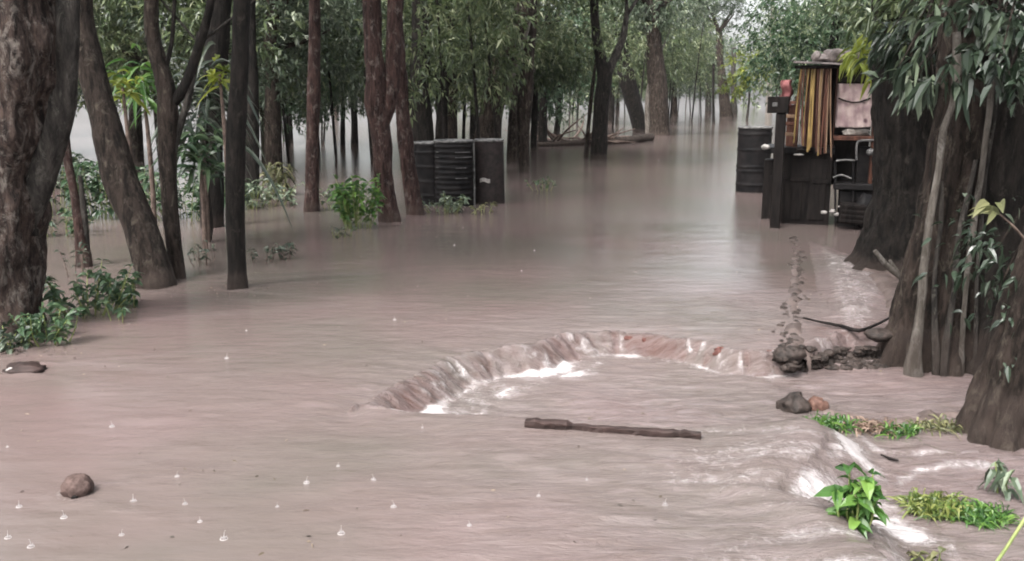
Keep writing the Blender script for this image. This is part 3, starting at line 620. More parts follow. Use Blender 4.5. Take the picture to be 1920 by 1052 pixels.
bough(r3, 5.0, (1885, 100), (40, 60), 22, L=.09, hang=.3, spread=.12)
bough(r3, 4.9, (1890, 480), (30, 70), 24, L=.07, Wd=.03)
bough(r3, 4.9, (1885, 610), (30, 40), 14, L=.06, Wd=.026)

# ------------------------------------------------------------------ background forest: prototypes and copies
def proto(k, H, cr, leafm, m, ntwig, L):
    root = thing('forest_tree', 'x', 'tree', (0, 0, 0))
    mb = MB(); lean = rng.normal(0, 0.35, 2); r0 = 0.13 + 0.05 * rng.random()
    pts = [np.array([0, 0, -0.4]), np.array([0, 0, 0.0]), np.array([lean[0] * .3, lean[1] * .3, H * .3]), np.array([lean[0], lean[1], H * .62]), np.array([lean[0] * 1.3, lean[1] * 1.2, H * .85])]
    addtube(mb, pts, [r0 * 1.2, r0 * 1.1, r0 * .85, r0 * .6, r0 * .2], 10, 0.25, 0.15, 4, 0.15, 0.3, k)
    mb.obj('trunk', M[m], root)
    bl = []
    for j in range(11):
        a = j * 2.4 + rng.random(); h = H * ((0.36 if k in (0, 3) else 0.27) + 0.6 * j / 10); st = np.array([lean[0] * h / H, lean[1] * h / H, h * .82])
        rr = cr * (0.75 - 0.35 * abs(j / 10 - 0.35)); e = st + np.array([math.cos(a) * rr * .75, math.sin(a) * rr * .75, 0.35 + 0.1 * rng.random()])
        bl.append((e + np.array([0, 0, -0.1]), np.array([cr * .42, cr * .42, 0.75]) * (0.8 + .5 * rng.random())))
        if j % 2 == 0:
            mb = MB(); addtube(mb, [st, (st + e) / 2 + rng.normal(0, .08, 3), e], [r0 * .4, r0 * .28, r0 * .08], 6, 0.3, 0.1); mb.obj('branch', M[m], root)
    mb = MB(); foliage(mb, bl, int(ntwig * 1.2), 12, L * .76, L * 0.30, spread=0.42, hang=0.3, droop=.1)
    mb.obj('crown', M[leafm], root, smooth=False)
    return root
PR = [proto(0, 6.5, 2.2, 'leaf', 'bark_dark', 1000, 0.17), proto(1, 7.5, 2.6, 'leaf_blue', 'bark_brown', 1150, 0.18), proto(2, 6.0, 2.4, 'leaf_blue', 'bark_grey', 1050, 0.16),
      proto(3, 8.0, 2.7, 'leaf', 'bark_brown', 1200, 0.19), proto(4, 5.5, 2.0, 'leaf_shrub', 'bark_dark', 1000, 0.16)]
def copy_tree(o):
    c = o.copy(); C.collection.objects.link(c)
    for ch in o.children:
        d = ch.copy(); C.collection.objects.link(d); d.parent = c
    return c
used = set()
def place(k, x, y, s, label, group):
    o = PR[k] if k not in used else copy_tree(PR[k]); used.add(k)
    o.location = (x, y, 0); o.rotation_euler = (0, 0, random.random() * 6.28); o.scale = (s, s, s)
    tag(o, label, 'tree', group)
random.seed(11)
def road_left(y): return -0.1 + (y - 13.3) * 0.235 if y < 60 else 10.9 + (y - 60) * 0.35
def road_right(y): return 3.1 + (y - 11) * 0.272
# rows of trees left of the road
spots = []
for row, (yy, dx) in enumerate([(20, 2.9), (25, 3.4), (31, 4.2), (38, 5.0)]):
    x = -yy * 0.62 - 1
    while x < road_left(yy) - 1.6:
        if row >= 2 and x < -2 and random.random() < .25: x += dx; continue
        spots.append((x + random.uniform(-.7, .7), yy + random.uniform(-1.8, 1.8), row)); x += dx
for x, y, row in spots:
    lab = ['leafy tree in the front row of the flooded grove left of the road', 'leafy tree in the second row of the flooded grove left of the road', 'leafy tree deep in the flooded grove left of the road', 'leafy tree far back in the flooded grove left of the road', 'leafy tree in the hindmost row of the flooded grove'][row]
    place(random.randrange(5), x, y, random.uniform(0.85, 1.15), lab, ['front row', 'second row', 'deep row', 'far row', 'hindmost row'][row] + ' of grove trees')
bush = []
def proto_bush(k, H, w, lm, n):
    root = thing('young_tree', 'x', 'young tree', (0, 0, 0)); mb = MB(); l_ = rng.normal(0, .2, 2)
    addtube(mb, [(0, 0, -.3), (l_[0] * .4, l_[1] * .4, H * .4), (l_[0], l_[1], H * .9)], [.035, .028, .01], 7, .3, .1); mb.obj('trunk', M['bark_grey' if k % 2 else 'bark_dark'], root)
    bl = [(np.array([rng.normal(0, w * .3), rng.normal(0, w * .3), H * (.45 + .5 * j / 5)]), np.array([w * .55, w * .55, H * .13])) for j in range(6)]
    mb = MB(); foliage(mb, bl, n, 9, .15, .045, spread=.4, hang=.3); mb.obj('crown', M[lm], root, smooth=False); return root
PB = [proto_bush(0, 4.6, 1.3, 'leaf', 330), proto_bush(1, 4.0, 1.1, 'leaf_blue', 280), proto_bush(2, 5.0, 1.4, 'leaf', 360)]
usedb = set()
def placeb(k, x, y, s_, label, group):
    o = PB[k] if k not in usedb else copy_tree(PB[k]); usedb.add(k); o.location = (x, y, 0); o.rotation_euler = (0, 0, random.random() * 6.28); o.scale = (s_, s_, s_ * random.uniform(.9, 1.2)); tag(o, label, 'young tree', group)
for q_ in range(48):
    y = random.uniform(17, 44); x = random.uniform(-y * .6, road_left(y) - 1.2)
    if G(600, 240)[1] < y and -y * .23 < x < -y * .13: continue
    placeb(random.randrange(3), x, y, random.uniform(.8, 1.2), 'slender young tree among the taller grove trees left of the road', 'young trees in the flooded grove')
for q_ in range(24):
    y = random.uniform(46, 75); x = random.uniform(y * .12, y * .36)
    if road_left(y) - .5 < x < road_right(y) + .5: continue
    placeb(random.randrange(3), x, y, random.uniform(1.1, 1.8), 'slender young tree around the far bend of the road', 'young trees at the road bend')
# right of the road
for x, y in ((7.6, 17), (9.5, 21), (8.6, 26), (12, 25), (12.3, 31), (16, 30), (14.8, 38), (19, 37), (18, 46), (23, 45), (12.5, 18), (16, 22), (20, 28)):
    place(random.randrange(5), x, y, random.uniform(0.9, 1.2), 'leafy tree on the right side of the road, beyond the stall', 'trees right of the road beyond the stall')
# beyond the bend
for y in (56, 70, 88):
    x = 1.0 - (y - 54) * .5
    while x < y * 0.65:
        if not (y * .225 < x < y * .295 and y < 80) and not (road_left(y) - 2.5 < x < road_right(y) + 1 and y < 66):
            place(random.choice([0, 1, 2, 3, 0, 1]), x + random.uniform(-1.5, 1.5), y + random.uniform(-4, 4), random.uniform(1.1, 1.6), 'hazy tree on the far side of the flooded ground', 'far trees beyond the road bend')
        x += 5.0
for q_ in range(60):
    y = random.uniform(52, 100); u_ = random.choice([random.uniform(1010, 1320), random.uniform(1465, 1640)]); x = (u_ - 960) / F * y
    placeb(random.randrange(3), x, y, random.uniform(1.0, 1.7), 'slender young tree around the far bend of the road', 'young trees at the road bend')
mb = MB(); bl = []
for k in range(62):
    x = -6 + 1.55 * k + random.uniform(-1, 1)
    bl.append((np.array([x, 125 + random.uniform(-8, 8), 2.2 + 6.5 * random.random()]), np.array([2.6, 2.0, 2.6])))
foliage(mb, bl, 3600, 7, .5, .22, spread=.9, hang=.3); fw = mb.obj('far_woods', M['leaf'], smooth=False); fw['kind'] = 'stuff'; tag(fw, 'pale far off woodland seen through the opening at the road bend', 'woodland')
# trees behind and beside the camera that close the view in the water and the light
for x, y in ((-10, 6), (-12, 12), (9, 10), (11, 5), (8.5, 2.5), (-13, 18), (7, 13.5)):
    place(random.randrange(5), x, y, 1.1, 'leafy tree outside the open water beside the road', 'trees beside the open water')

# ------------------------------------------------------------------ air
mb = MB(); box(mb, (0, 420, 9.0), (1320, 1000, 21.8)); hz = mb.obj('haze', bpy.data.materials.new('haze'), smooth=False); hz['kind'] = 'stuff'
hm = hz.data.materials[0]; hm.use_nodes = True; hm.node_tree.nodes.clear(); pv = hm.node_tree.nodes.new('ShaderNodeVolumePrincipled'); ho = hm.node_tree.nodes.new('ShaderNodeOutputMaterial')
pv.inputs['Color'].default_value = (0.93, 0.93, 0.93, 1); pv.inputs['Density'].default_value = 0.00025; pv.inputs['Anisotropy'].default_value = 0.2
hm.node_tree.links.new(pv.outputs[0], ho.inputs['Volume'])

# ------------------------------------------------------------------ drums, bin, stall
def drum(name, label, base_px, wpx, hpx, ribs, matn='drum', taper=0.0, depth=0.0, lid=True, group=None):
    g = G(*base_px); y = g[1]; r = PW(wpx, base_px[1], y) / 2; h = P(base_px[0], base_px[1] - hpx, y)[2]
    root = thing(name, label, 'drum', (g[0], y + r, 0), group)
    prof = [(r * (1 + taper), -0.3)]
    z = 0.0; N = 60
    for k in range(N + 1):
        zz = h * k / N; rr = r * (1 + taper * (1 - zz / h))
        for rb in ribs:
            rr += 0.012 * math.exp(-((zz / h - rb) / 0.016) ** 2)
        prof.append((rr, zz))
    mb = MB(); lathe(mb, prof, 40); mb.obj('body', M[matn], root)
    mb = MB(); lathe(mb, [(r * 0.97, h - 0.02), (r * 1.03, h - 0.02), (r * 1.04, h + 0.005), (r * 1.0, h + 0.018), (r * 0.95, h + 0.012), (r * 0.94, h - 0.03)], 40); mb.obj('rim', M['metal_edge'], root)
    if lid:
        mb = MB(); lathe(mb, [(r * 0.95, h - 0.02), (r * 0.9, h - 0.012), (0.001, h - 0.012)], 40); mb.obj('lid', M[matn], root)
    return root, r, h
d1, r, h = drum('oil_drum', 'narrow black ribbed drum, leftmost of the three at the flooded roadside', (803, 385), 56, 116, (0.15, 0.38, 0.62, 0.85))
d2, r, h = drum('oil_drum', 'black drum with many pale scratched ribs, middle of the three at the roadside', (850, 388), 74, 122, (0.12, 0.2, 0.28, 0.36, 0.44, 0.52, 0.60, 0.68, 0.76, 0.84, 0.92))
mb = MB()
for k, w in ((0.84, 0.5), (0.76, 0.7), (0.60, 0.35), (0.44, 0.4)):
    for a0, a1 in ((-1.45, -1.45 + w * 1.6),) + (((-2.6, -2.35),) if k > .4 else ()):
        a = np.linspace(a0, a1, 10); rr = r + 0.0145
        v = [(rr * math.cos(t_), rr * math.sin(t_), h * k + dz) for dz in (-0.006, 0.006) for t_ in a]
        mb = MB(); mb.add(v, [(i_, i_ + 1, i_ + 11, i_ + 10) for i_ in range(9)]); mb.obj('scratch', M['metal_edge'], d2)
mb = MB(); addtube(mb, [(r * 1.06, -r * .55, -0.2), (r * 1.06, -r * .55, h * 0.5), (r * 1.04, -r * .55, h * 1.02)], [0.012] * 3, 8, 0.2); mb.obj('pipe', M['metal_edge'], d2)
d3, r, h = drum('storage_bin', 'smooth black tapered bin with a pale scrap on its side, right of the ribbed drums', (917, 383), 54, 119, (), 'drum_rust', taper=0.1)
mb = MB(); a = np.linspace(-2.2, -1.5, 7)
mb.add([((r * 1.075) * math.cos(t_), (r * 1.075) * math.sin(t_), h * 0.38 + zz + 0.012 * math.sin(9 * t_)) for zz in (-0.03, 0.03) for t_ in a], [(i_, i_ + 1, i_ + 8, i_ + 7) for i_ in range(6)])
mb.obj('scrap', M['pale'], d3)

d4, r, h = drum('oil_drum', 'dark steel drum standing in the water at the left end of the stall', (1418, 362), 62, 122, (0.12, 0.33, 0.40, 0.66, 0.9))
# stall
g = G(1540, 424); ys0 = g[1]
st = thing('roadside_stall', 'dark wooden roadside stall with bamboo screen and patterned cloth on the right bank', 'stall', (g[0], ys0, 0))
AZ = math.atan2(g[0], ys0); EX = np.array([math.cos(AZ), -math.sin(AZ), 0]); EY = np.array([math.sin(AZ), math.cos(AZ), 0]); D0 = float(np.dot(EY, g))
O = np.array([g[0], ys0, 0.0]); st.rotation_euler = (0, 0, -AZ)
def LPt(px, py, d, org):
    r_ = ray(px, py); w_ = np.array([0, 0, CAM_H]) + r_ * ((D0 + d) / np.dot(EY, r_)) - org
    return np.array([np.dot(w_, EX), np.dot(w_, EY), w_[2]])
def SP(px, py, dy=0.0): return LPt(px, py, dy, O)
def spart(name, m, x0, x1, y0, y1, dy, th, smooth=False, bev=0.006, jit=0.0):
    a = SP(x0, y1, dy); b = SP(x1, y0, dy); mb = MB()
    box(mb, ((a[0] + b[0]) / 2, dy + th / 2, (a[2] + b[2]) / 2), (b[0] - a[0], th, b[2] - a[2]), bev=bev, jit=jit); return mb.obj(name, M[m], st, smooth=smooth)
spart('counter', 'wood_dark', 1440, 1562, 288, 470, 0.10, 0.75)
spart('counter', 'wood_dark', 1566, 1642, 345, 470, 0.05, 0.7)
for x0, x1 in ((1448, 1474), (1480, 1508), (1514, 1552)): spart('panel', 'wood_dark', x0, x1, 300, 412, 0.085, 0.014)
spart('counter_top', 'drum', 1432, 1566, 278, 287, 0.04, 0.85)
spart('post', 'wood_red', 1492, 1503, 124, 282, 0.06, 0.08)
spart('post', 'wood_red', 1560, 1570, 126, 300, 0.06, 0.08)
spart('post', 'wood_red', 1634, 1644, 126, 345, 0.06, 0.08)
spart('post', 'wood_red', 1498, 1507, 128, 282, 0.80, 0.06)
spart('side_board', 'wood_red', 1472, 1500, 196, 284, 0.34, 0.03)
spart('side_board', 'wood_dark', 1426, 1450, 300, 430, 0.5, 0.3)
spart('header_board', 'wood_dark', 1571, 1633, 128, 154, 0.10, 0.03)
spart('back_wall', 'wood_dark', 1508, 1640, 126, 345, 0.86, 0.03)
# roof: slightly sagging sheet
a = SP(1488, 118); b = SP(1660, 124); mb = MB(); gx, gy = np.meshgrid(np.linspace(a[0], b[0], 16), np.linspace(-0.08, 1.0, 10))
gz = np.interp(gx, [a[0], b[0]], [a[2], b[2]]) + gy * 0.03 + 0.012 * vnoise(np.stack([gx.ravel() * 5, gy.ravel() * 5, gx.ravel() * 0], 1)).reshape(gx.shape)
for dz in (0, 0.022): mb.add(np.stack([gx, gy, gz + dz], -1), [(r_ * 16 + c_, r_ * 16 + c_ + 1, r_ * 16 + c_ + 17, r_ * 16 + c_ + 16) for r_ in range(9) for c_ in range(15)])
e = [c_ for c_ in range(16)]; mb.f.append(np.array([(i_, i_ + 1, 160 + i_ + 1, 160 + i_) for i_ in range(15)]))
mb.f.append(np.array([(i_ * 16, (i_ + 1) * 16, 160 + (i_ + 1) * 16, 160 + i_ * 16) for i_ in range(9)]))
mb.obj('roof', M['tarp_dark'], st); spart('roof_beam', 'wood_dark', 1490, 1650, 121, 129, 0.0, 0.06)
mb = MB()
for px, py, rx, rz_ in ((1545, 114, .13, .07), (1590, 112, .17, .08), (1565, 108, .14, .09), (1625, 116, .12, .05), (1530, 112, .06, .08)):
    blob(mb, SP(px, py, 0.35) + np.array([0, 0.3, 0.03]), (rx, 0.2, rz_), 18, 0.3, px)
mb.obj('tarpaulin', M['tarp'], st)
# bamboo screen: leaning canes
for k in range(16):
    u = k / 15; px = 1503 + 56 * u + random.uniform(-2.5, 2.5); pb = 1492 + 64 * u + random.uniform(-5, 5); pe = 268 + 26 * u + random.uniform(-8, 8)
    mb = MB(); addtube(mb, [SP(px, 124 + random.uniform(0, 6), 0.03), SP((px + pb) / 2 + random.uniform(-2, 2), 200, 0.0), SP(pb, pe, -0.05 - 0.02 * random.random())], [0.0085 + 0.004 * random.random()] * 3, 8, 0.12, 0.1)
    mb.obj('cane', M[random.choice(['bamboo', 'bamboo', 'bamboo', 'wood_tan', 'wood_tan', 'wood_red'])], st)
spart('screen_backing', 'wood_red', 1504, 1560, 128, 276, 0.09, 0.015)
# cloth (hangs in two swags)
a = SP(1571, 157, 0.12); b = SP(1633, 240, 0.12); mb = MB()
gx, gz = np.meshgrid(np.linspace(a[0], b[0], 30), np.linspace(b[2], a[2], 30)); gy = 0.13 + 0.012 * np.sin(gx * 60 + gz * 9) + 0.01 * fbm(np.stack([gx.ravel() * 8, gz.ravel() * 8, gx.ravel() * 0], 1)).reshape(gx.shape)
mb.add(np.stack([gx, gy, gz], -1), [(r_ * 30 + c_, r_ * 30 + c_ + 1, r_ * 30 + c_ + 31, r_ * 30 + c_ + 30) for r_ in range(29) for c_ in range(29)])
cl = mb.obj('cloth_panel', M['cloth'], st); sm = cl.modifiers.new('thick', 'SOLIDIFY'); sm.thickness = 0.004
def swag(y0, sag, hgt, m='wood_dark'):
    mb = MB(); pts = []
    for k in range(9):
        u = k / 8; p_ = SP(1572 + 60 * u, y0 + sag * math.sin(math.pi * u), 0.11); pts.append(p_)
    addtube(mb, pts, [0.010] * 9, 8, 0.05, 0.3); mb.obj('hem', M[m], st)
swag(184, 8, 5); swag(239, 2, 4)
# pale sack on the counter and things beside the stall
def wlump(name, label, cat, px, py, r, m, rough=.25, fine=1.3, lift=.3):
    c = GW(px, py) + np.array([0, r[1] * .5, r[2] * lift]); mb = MB(); blob(mb, (0, 0, 0), r, 22, rough, px * .1, fine); o = mb.obj(name, M[m]); o.location = c; tag(o, label, cat); return o
def lump(name, label, cat, px, py, y, r, m, rough=0.25, fine=1.3, parent=None):
    c = P(px, py, y); mb = MB(); blob(mb, (0, 0, 0), r, 22, rough, px * .1, fine); o = mb.obj(name, M[m], parent); o.location = c
    if parent is None: tag(o, label, cat)
    return o
lump('sack', 'pale lumpy sack lying on the stall shelf under the patterned cloth', 'sack', 1604, 247, ys0 + 0.12, (0.17, 0.09, 0.05), 'sack', 0.3)
tag(spart('shelf_top', 'wood_red', 1562, 1642, 256, 263, 0.03, 0.35), 'x', 'x'); bpy.data.objects['shelf_top']
for k_ in ('label', 'category'): del bpy.data.objects['shelf_top'][k_]
# tall post with a box at its top
g2 = G(1456, 428); po = thing('wooden_post', 'thick dark wooden post topped with a weathered box, left of the bamboo screen', 'post', (g2[0], g2[1] + 0.35, 0)); O2 = np.array(po.location)
def qpart(name, m, x0, x1, y0, y1, dy, th, bev=0.008, jit=0.0):
    a_ = LPt(x0, y1, d2_ + dy, O2); b_ = LPt(x1, y0, d2_ + dy, O2); mb = MB()
    box(mb, ((a_[0] + b_[0]) / 2, dy + th / 2, (a_[2] + b_[2]) / 2), (b_[0] - a_[0], th, b_[2] - a_[2]), bev=bev, jit=jit); return mb.obj(name, M[m], po, smooth=False)
O2 = g2 + np.array([0, 0, 0.0]); po.location = O2; po.rotation_euler = (0, 0, -AZ); d2_ = float(np.dot(EY, O2)) - D0
qpart('shaft', 'wood_dark', 1443, 1474, 212, 430, 0, 0.10); qpart('box', 'wood_dark', 1438, 1480, 181, 212, -0.02, 0.18)
qpart('knob', 'metal_edge', 1448, 1458, 192, 200, -0.03, 0.02)
# rails between post and screen
g3 = thing('wooden_rack', 'small red brown wooden rack of rails between the thick post and the bamboo screen', 'rack', (P(1482, 300, ys0 + 0.2)[0], ys0 + 0.2, 0)); O3 = np.array(g3.location); g3.rotation_euler = (0, 0, -AZ); d3_ = float(np.dot(EY, O3)) - D0
for py in (192, 218, 232, 252):
    a_ = LPt(1468, py + 3, d3_, O3); b_ = LPt(1494, py - 3, d3_, O3); mb = MB(); box(mb, ((a_ + b_) / 2), (b_[0] - a_[0], 0.05, b_[2] - a_[2]), bev=0.004, ry=0.06); mb.obj('rail', M['wood_tan' if py in (218, 252) else 'wood_red'], g3, smooth=False)
for px in (1472, 1490):
    a_ = LPt(px - 2, 282, d3_, O3); b_ = LPt(px + 2, 180, d3_, O3); mb = MB(); box(mb, ((a_ + b_) / 2) + np.array([0, 0.04, 0]), (b_[0] - a_[0], 0.03, b_[2] - a_[2]), bev=0.004); mb.obj('upright', M['wood_red'], g3, smooth=False)
# red cloth hanging by the left post
a = P(1466, 150, ys0 + .3); mb = MB(); gx, gz = np.meshgrid(np.linspace(0, PW(22, 150, ys0), 10), np.linspace(0, -PW(50, 150, ys0), 16)); gy = 0.03 * np.sin(gx * 50) + 0.02 * np.sin(gz * 23)
mb.add(np.stack([gx + 0.02 * np.sin(gz * 30), gy, gz], -1), [(r_ * 10 + c_, r_ * 10 + c_ + 10, r_ * 10 + c_ + 11, r_ * 10 + c_ + 1) for r_ in range(15) for c_ in range(9)])
rc = mb.obj('red_cloth', M['red']); rc.location = a; tag(rc, 'faded red cloth hanging at the left side of the stall roof', 'cloth'); sm = rc.modifiers.new('thick', 'SOLIDIFY'); sm.thickness = 0.004
def sth(name, label, cat, px, py, d, r, m, rough=.25, fine=1.6):
    w_ = O + np.dot(np.array([EX, EY, [0, 0, 1]]).T, SP(px, py, d)); mb = MB(); blob(mb, (0, 0, 0), r, 20, rough, px * .13, fine); o = mb.obj(name, M[m]); o.location = w_; tag(o, label, cat)
sth('bundle', 'dark cloth bundle heaped on the stall counter below the bamboo screen', 'bundle', 1512, 281, .12, (.16, .12, .05), 'wood_dark')
sth('bundle', 'small grey bundle on the counter edge beside the thick post', 'bundle', 1436, 276, .04, (.05, .06, .035), 'pale', .35)
sth('scrap', 'pale crumpled scrap lying on the counter front edge', 'scrap', 1497, 290, -.01, (.06, .03, .012), 'pale', .4)
w_ = O + np.dot(np.array([EX, EY, [0, 0, 1]]).T, SP(1600, 400, -.2)); mb = MB(); box(mb, (0, 0, 0), (.34, .2, .26), bev=.02, jit=.004)
for k in range(4): box(mb, (0, -.104, -.09 + .06 * k), (.32, .012, .03), bev=.004)
bx_ = mb.obj('crate', M['wood_dark'], smooth=False); bx_.location = w_; bx_.rotation_euler = (0, .05, -AZ + .08); tag(bx_, 'black slatted crate in front of the stall under the chair', 'crate')
sth('bag', 'black lumpy bag leaning on the right end of the stall counter', 'bag', 1622, 395, -.16, (.13, .12, .22), 'drum', .2)
sth('bucket', 'small grey tin on the stall shelf right of the sack', 'tin', 1632, 285, .02, (.05, .05, .045), 'metal_edge', .1)
for k, (x0_, x1_) in enumerate(((1444, 1478), (1482, 1519), (1523, 1558))):
    spart('slat', 'wood_dark', x0_, x1_, 330 + 4 * k, 336 + 4 * k, 0.070, 0.016)
# black metal chair frame in front of the stall (grey rails)
yc = ys0 - 0.18; gc = P(1612, 430, yc); ch = thing('metal_chair', 'black chair with worn grey arm rails in front of the stall beside the broad trunk', 'chair', (gc[0], yc, 0)); OC = np.array(ch.location); ch.rotation_euler = (0, 0, -AZ); dc_ = float(np.dot(EY, OC)) - D0
def ctube(name, pts, r, m='metal_edge'):
    mb = MB(); addtube(mb, [LPt(a_, b_, dc_ + d_, OC) for a_, b_, d_ in pts], [r] * len(pts), 8, 0.05); mb.obj(name, M[m], ch)
ctube('armrest', [(1606, 300, 0), (1606, 276, 0), (1610, 265, 0), (1625, 263, 0), (1642, 263, .02)], 0.014)
ctube('armrest', [(1568, 302, 0), (1585, 300, 0), (1602, 301, 0)], 0.013)
ctube('crossbar', [(1562, 333, 0), (1578, 328, 0), (1596, 335, 0)], 0.012)
ctube('leg', [(1566, 302, 0.02), (1566, 370, 0.02), (1566, 440, 0.02)], 0.014, 'drum'); ctube('leg', [(1600, 302, 0.02), (1600, 370, 0.02), (1602, 440, 0.02)], 0.014, 'drum')
def cbox(name, x0, x1, y0, y1, dy, th, m='drum', rx=0.0):
    a_ = LPt(x0, y1, dc_ + dy, OC); b_ = LPt(x1, y0, dc_ + dy, OC); mb = MB(); box(mb, ((a_[0] + b_[0]) / 2, dy + th / 2, (a_[2] + b_[2]) / 2), (b_[0] - a_[0], th, b_[2] - a_[2]), bev=0.012); mb.obj(name, M[m], ch, smooth=False)
cbox('backrest', 1604, 1640, 275, 345, 0.22, 0.04); cbox('seat', 1562, 1640, 346, 356, 0.0, 0.34); cbox('front_panel', 1570, 1636, 360, 432, 0.06, 0.03)
for px, py in ((1577, 388), (1569, 402), (1561, 396), (1545, 398)): lump('litter', f'x', 'litter', px, py, yc - 0.03, (0.035, 0.02, 0.022), 'pale', 0.4)
for o_, lb in zip([o for o in C.objects if o.name.startswith('litter')], ('largest pale scrap of litter caught low on the black chair', 'lower pale scrap of litter under the largest one by the chair', 'small pale scrap left of the larger ones at the chair foot', 'leftmost pale scrap at the foot of the stall counter')): o_['label'] = lb

# ------------------------------------------------------------------ floating and fallen things
def log_thing(name, label, cat, pts, m, seg=12, rough=0.25, step=0.04, z=None, **kw):
    g_ = np.array(pts[0][:3]); o = thing(name, label, cat, tuple(g_)) if kw.pop('empty', False) else None
    mb = MB(); addtube(mb, [np.array(p_[:3]) - g_ for p_ in pts], [p_[3] for p_ in pts], seg, step, rough, seed=rng.random() * 9, fine=2.5)
    ob = mb.obj(name, M[m]); ob.location = g_; return tag(ob, label, cat)
def gp(px, py, z, r):
    if z is None: p_ = GW(px, py) + np.array([0, 0, .012])
    else: p_ = G(px, py, z)
    return (p_[0], p_[1], p_[2], r)
def plank(pts, th, wd, seg=5):
    """pts: world points along the board with (thickness, width) factors"""
    mb = MB(); vs = []; n = len(pts)
    for k, (p_, a_, b_) in enumerate(pts):
        t_ = unit((pts[min(k + 1, n - 1)][0] - pts[max(k - 1, 0)][0])); sd_ = np.cross(t_, [0, 0, 1.0]); sd_ /= np.linalg.norm(sd_)
        for cx, cz in ((-1, -1), (1, -1), (1, .7), (.55, 1), (-.6, .95), (-1, .6)):
            vs.append(p_ + sd_ * cx * wd * b_ + np.array([0, 0, 1.0]) * cz * th * a_ + rng.normal(0, .0016, 3))
    f_ = [(k * 6 + q_, k * 6 + (q_ + 1) % 6, k * 6 + 6 + (q_ + 1) % 6, k * 6 + 6 + q_) for k in range(n - 1) for q_ in range(6)]
    v0 = np.array(vs); mb.v.append(v0); mb.t.append(np.full(len(v0), .5)); mb.n = len(v0); mb.f.append(np.array(f_)); mb.f.append(np.array([[5, 4, 3, 2, 1, 0], [(n - 1) * 6 + q_ for q_ in range(6)]])); return mb
pA, pB, pC = GW(986, 800) + np.array([0, 0, .018]), GW(1072, 803) + np.array([0, 0, .012]), GW(1314, 822) + np.array([0, 0, .014])
ln = []
for k in range(34):
    u = k / 33; c_ = pA * (1 - u) + pC * u; c_[2] = np.interp(u, [0, .26, 1], [pA[2], pB[2], pC[2]]); big = u < .26
    ln.append((c_, (1.0 if big else .45 + .35 * u) * (1 + .12 * rng.normal()), (1.0 if big else .6) * (1 + .08 * rng.normal())))
dw = plank(ln, .026, .032).obj('driftwood', M['driftwood'], smooth=False, origin=pA); tag(dw, 'long broken plank of dark driftwood floating across the pool', 'driftwood')
log_thing('fallen_log', 'long fallen log lying at the road edge between the far trunks', 'log', [gp(1008, 272, .05, .08), gp(1060, 270, .06, .10), gp(1120, 266, .08, .11), gp(1180, 262, .12, .13), gp(1222, 257, .13, .13)], 'bark_brown', step=0.2)
mb = MB(); g_ = G(1060, 262)
for k in range(26):
    p_ = G(1010 + 150 * rng.random(), 262 + 12 * rng.random()) - g_; d_ = rng.normal(size=3) * np.array([1.2, .6, .35])
    addtube(mb, [np.array([p_[0] * .6, p_[1] * .6, .02]), p_ + d_ * .5 + np.array([0, 0, .3]), p_ + d_ + np.array([0, 0, .25 + .4 * rng.random()])], [.05, .035, .015], 6, 0.2, 0.2)
br = mb.obj('brushwood', M['twig']); br.location = g_; tag(br, 'tangled heap of dark brushwood beside the fallen log', 'brushwood')
g_ = G(48, 692, 0.01); mb = MB(); blob(mb, (0, 0, 0), (.12, .09, .04), 20, .3, 3, 1.5); o = mb.obj('driftwood_chunk', M['driftwood']); o.location = g_
tag(o, 'small dark lump of debris floating below the left shrub', 'debris')
mb = MB(); blob(mb, (-.06, -.05, .01), (.035, .02, .014), 12, .3); mb.obj('pale_lump', M['pale'], o)  # small pale lump on the floating debris
g_ = G(146, 925, 0.0); mb = MB(); blob(mb, (0, 0, .030), (.064, .06, .054), 36, .10, 5, 2.2); o = mb.obj('coconut', M['coconut']); o.location = g_; tag(o, 'round brown coconut husk floating at the lower left', 'coconut')
mb = MB(); blob(mb, (.012, -.056, .008), (.016, .008, .008), 12, .1); mb.obj('eye_hole', M['wood_dark'], o)
# branch and rock on the right bank
log_thing('dead_branch', 'thin dark dead branch lying on the muddy bank under the broad trunk', 'branch', [gp(1506, 596, 0.03, .008), gp(1540, 604, .03, .010), gp(1580, 612, .03, .013), gp(1610, 620, .03, .014), gp(1640, 610, .05, .010), gp(1668, 596, .07, .008)], 'wood_dark', seg=9)
lump('rock', 'rounded dark rock at the foot of the fluted trunk', 'rock', 1649, 628, G(1649, 640)[1], (.10, .08, .045), 'stone', .15)
wlump('rock', 'squat grey brown rock standing in the pool left of the grass strip', 'rock', 1492, 772, (.085, .07, .07), 'stone', .3)
wlump('brick', 'broken reddish brick beside the squat rock, left of the grass strip', 'brick', 1534, 768, (.055, .05, .05), 'clay', .3)
wlump('rock', 'dark pitted stone at the right end of the waterfall lip', 'rock', 1480, 680, (.10, .07, .06), 'stone', .35, 2, .7)
wlump('rock', 'reddish stone in the waterfall just left of the lip end', 'rock', 1442, 680, (.05, .04, .05), 'brick', .35, 2, .5)
wlump('rock', 'smaller reddish stone in the right part of the waterfall', 'rock', 1352, 668, (.045, .03, .04), 'brick', .35, 2, .5)
for px, py, w_, lb in ((1186, 640, .13, 'left red brick showing behind the middle of the waterfall'), (1216, 642, .10, 'right red brick showing behind the middle of the waterfall')):
    c = G(px, py, -.075); mb = MB(); box(mb, (0, 0, 0), (w_, .05, .06), rz=rng.normal(0, .1), ry=rng.normal(0, .06), bev=.01, jit=.003); o = mb.obj('brick', M['brick'], smooth=False); o.location = c + np.array([0, .02, 0]); tag(o, lb, 'brick')
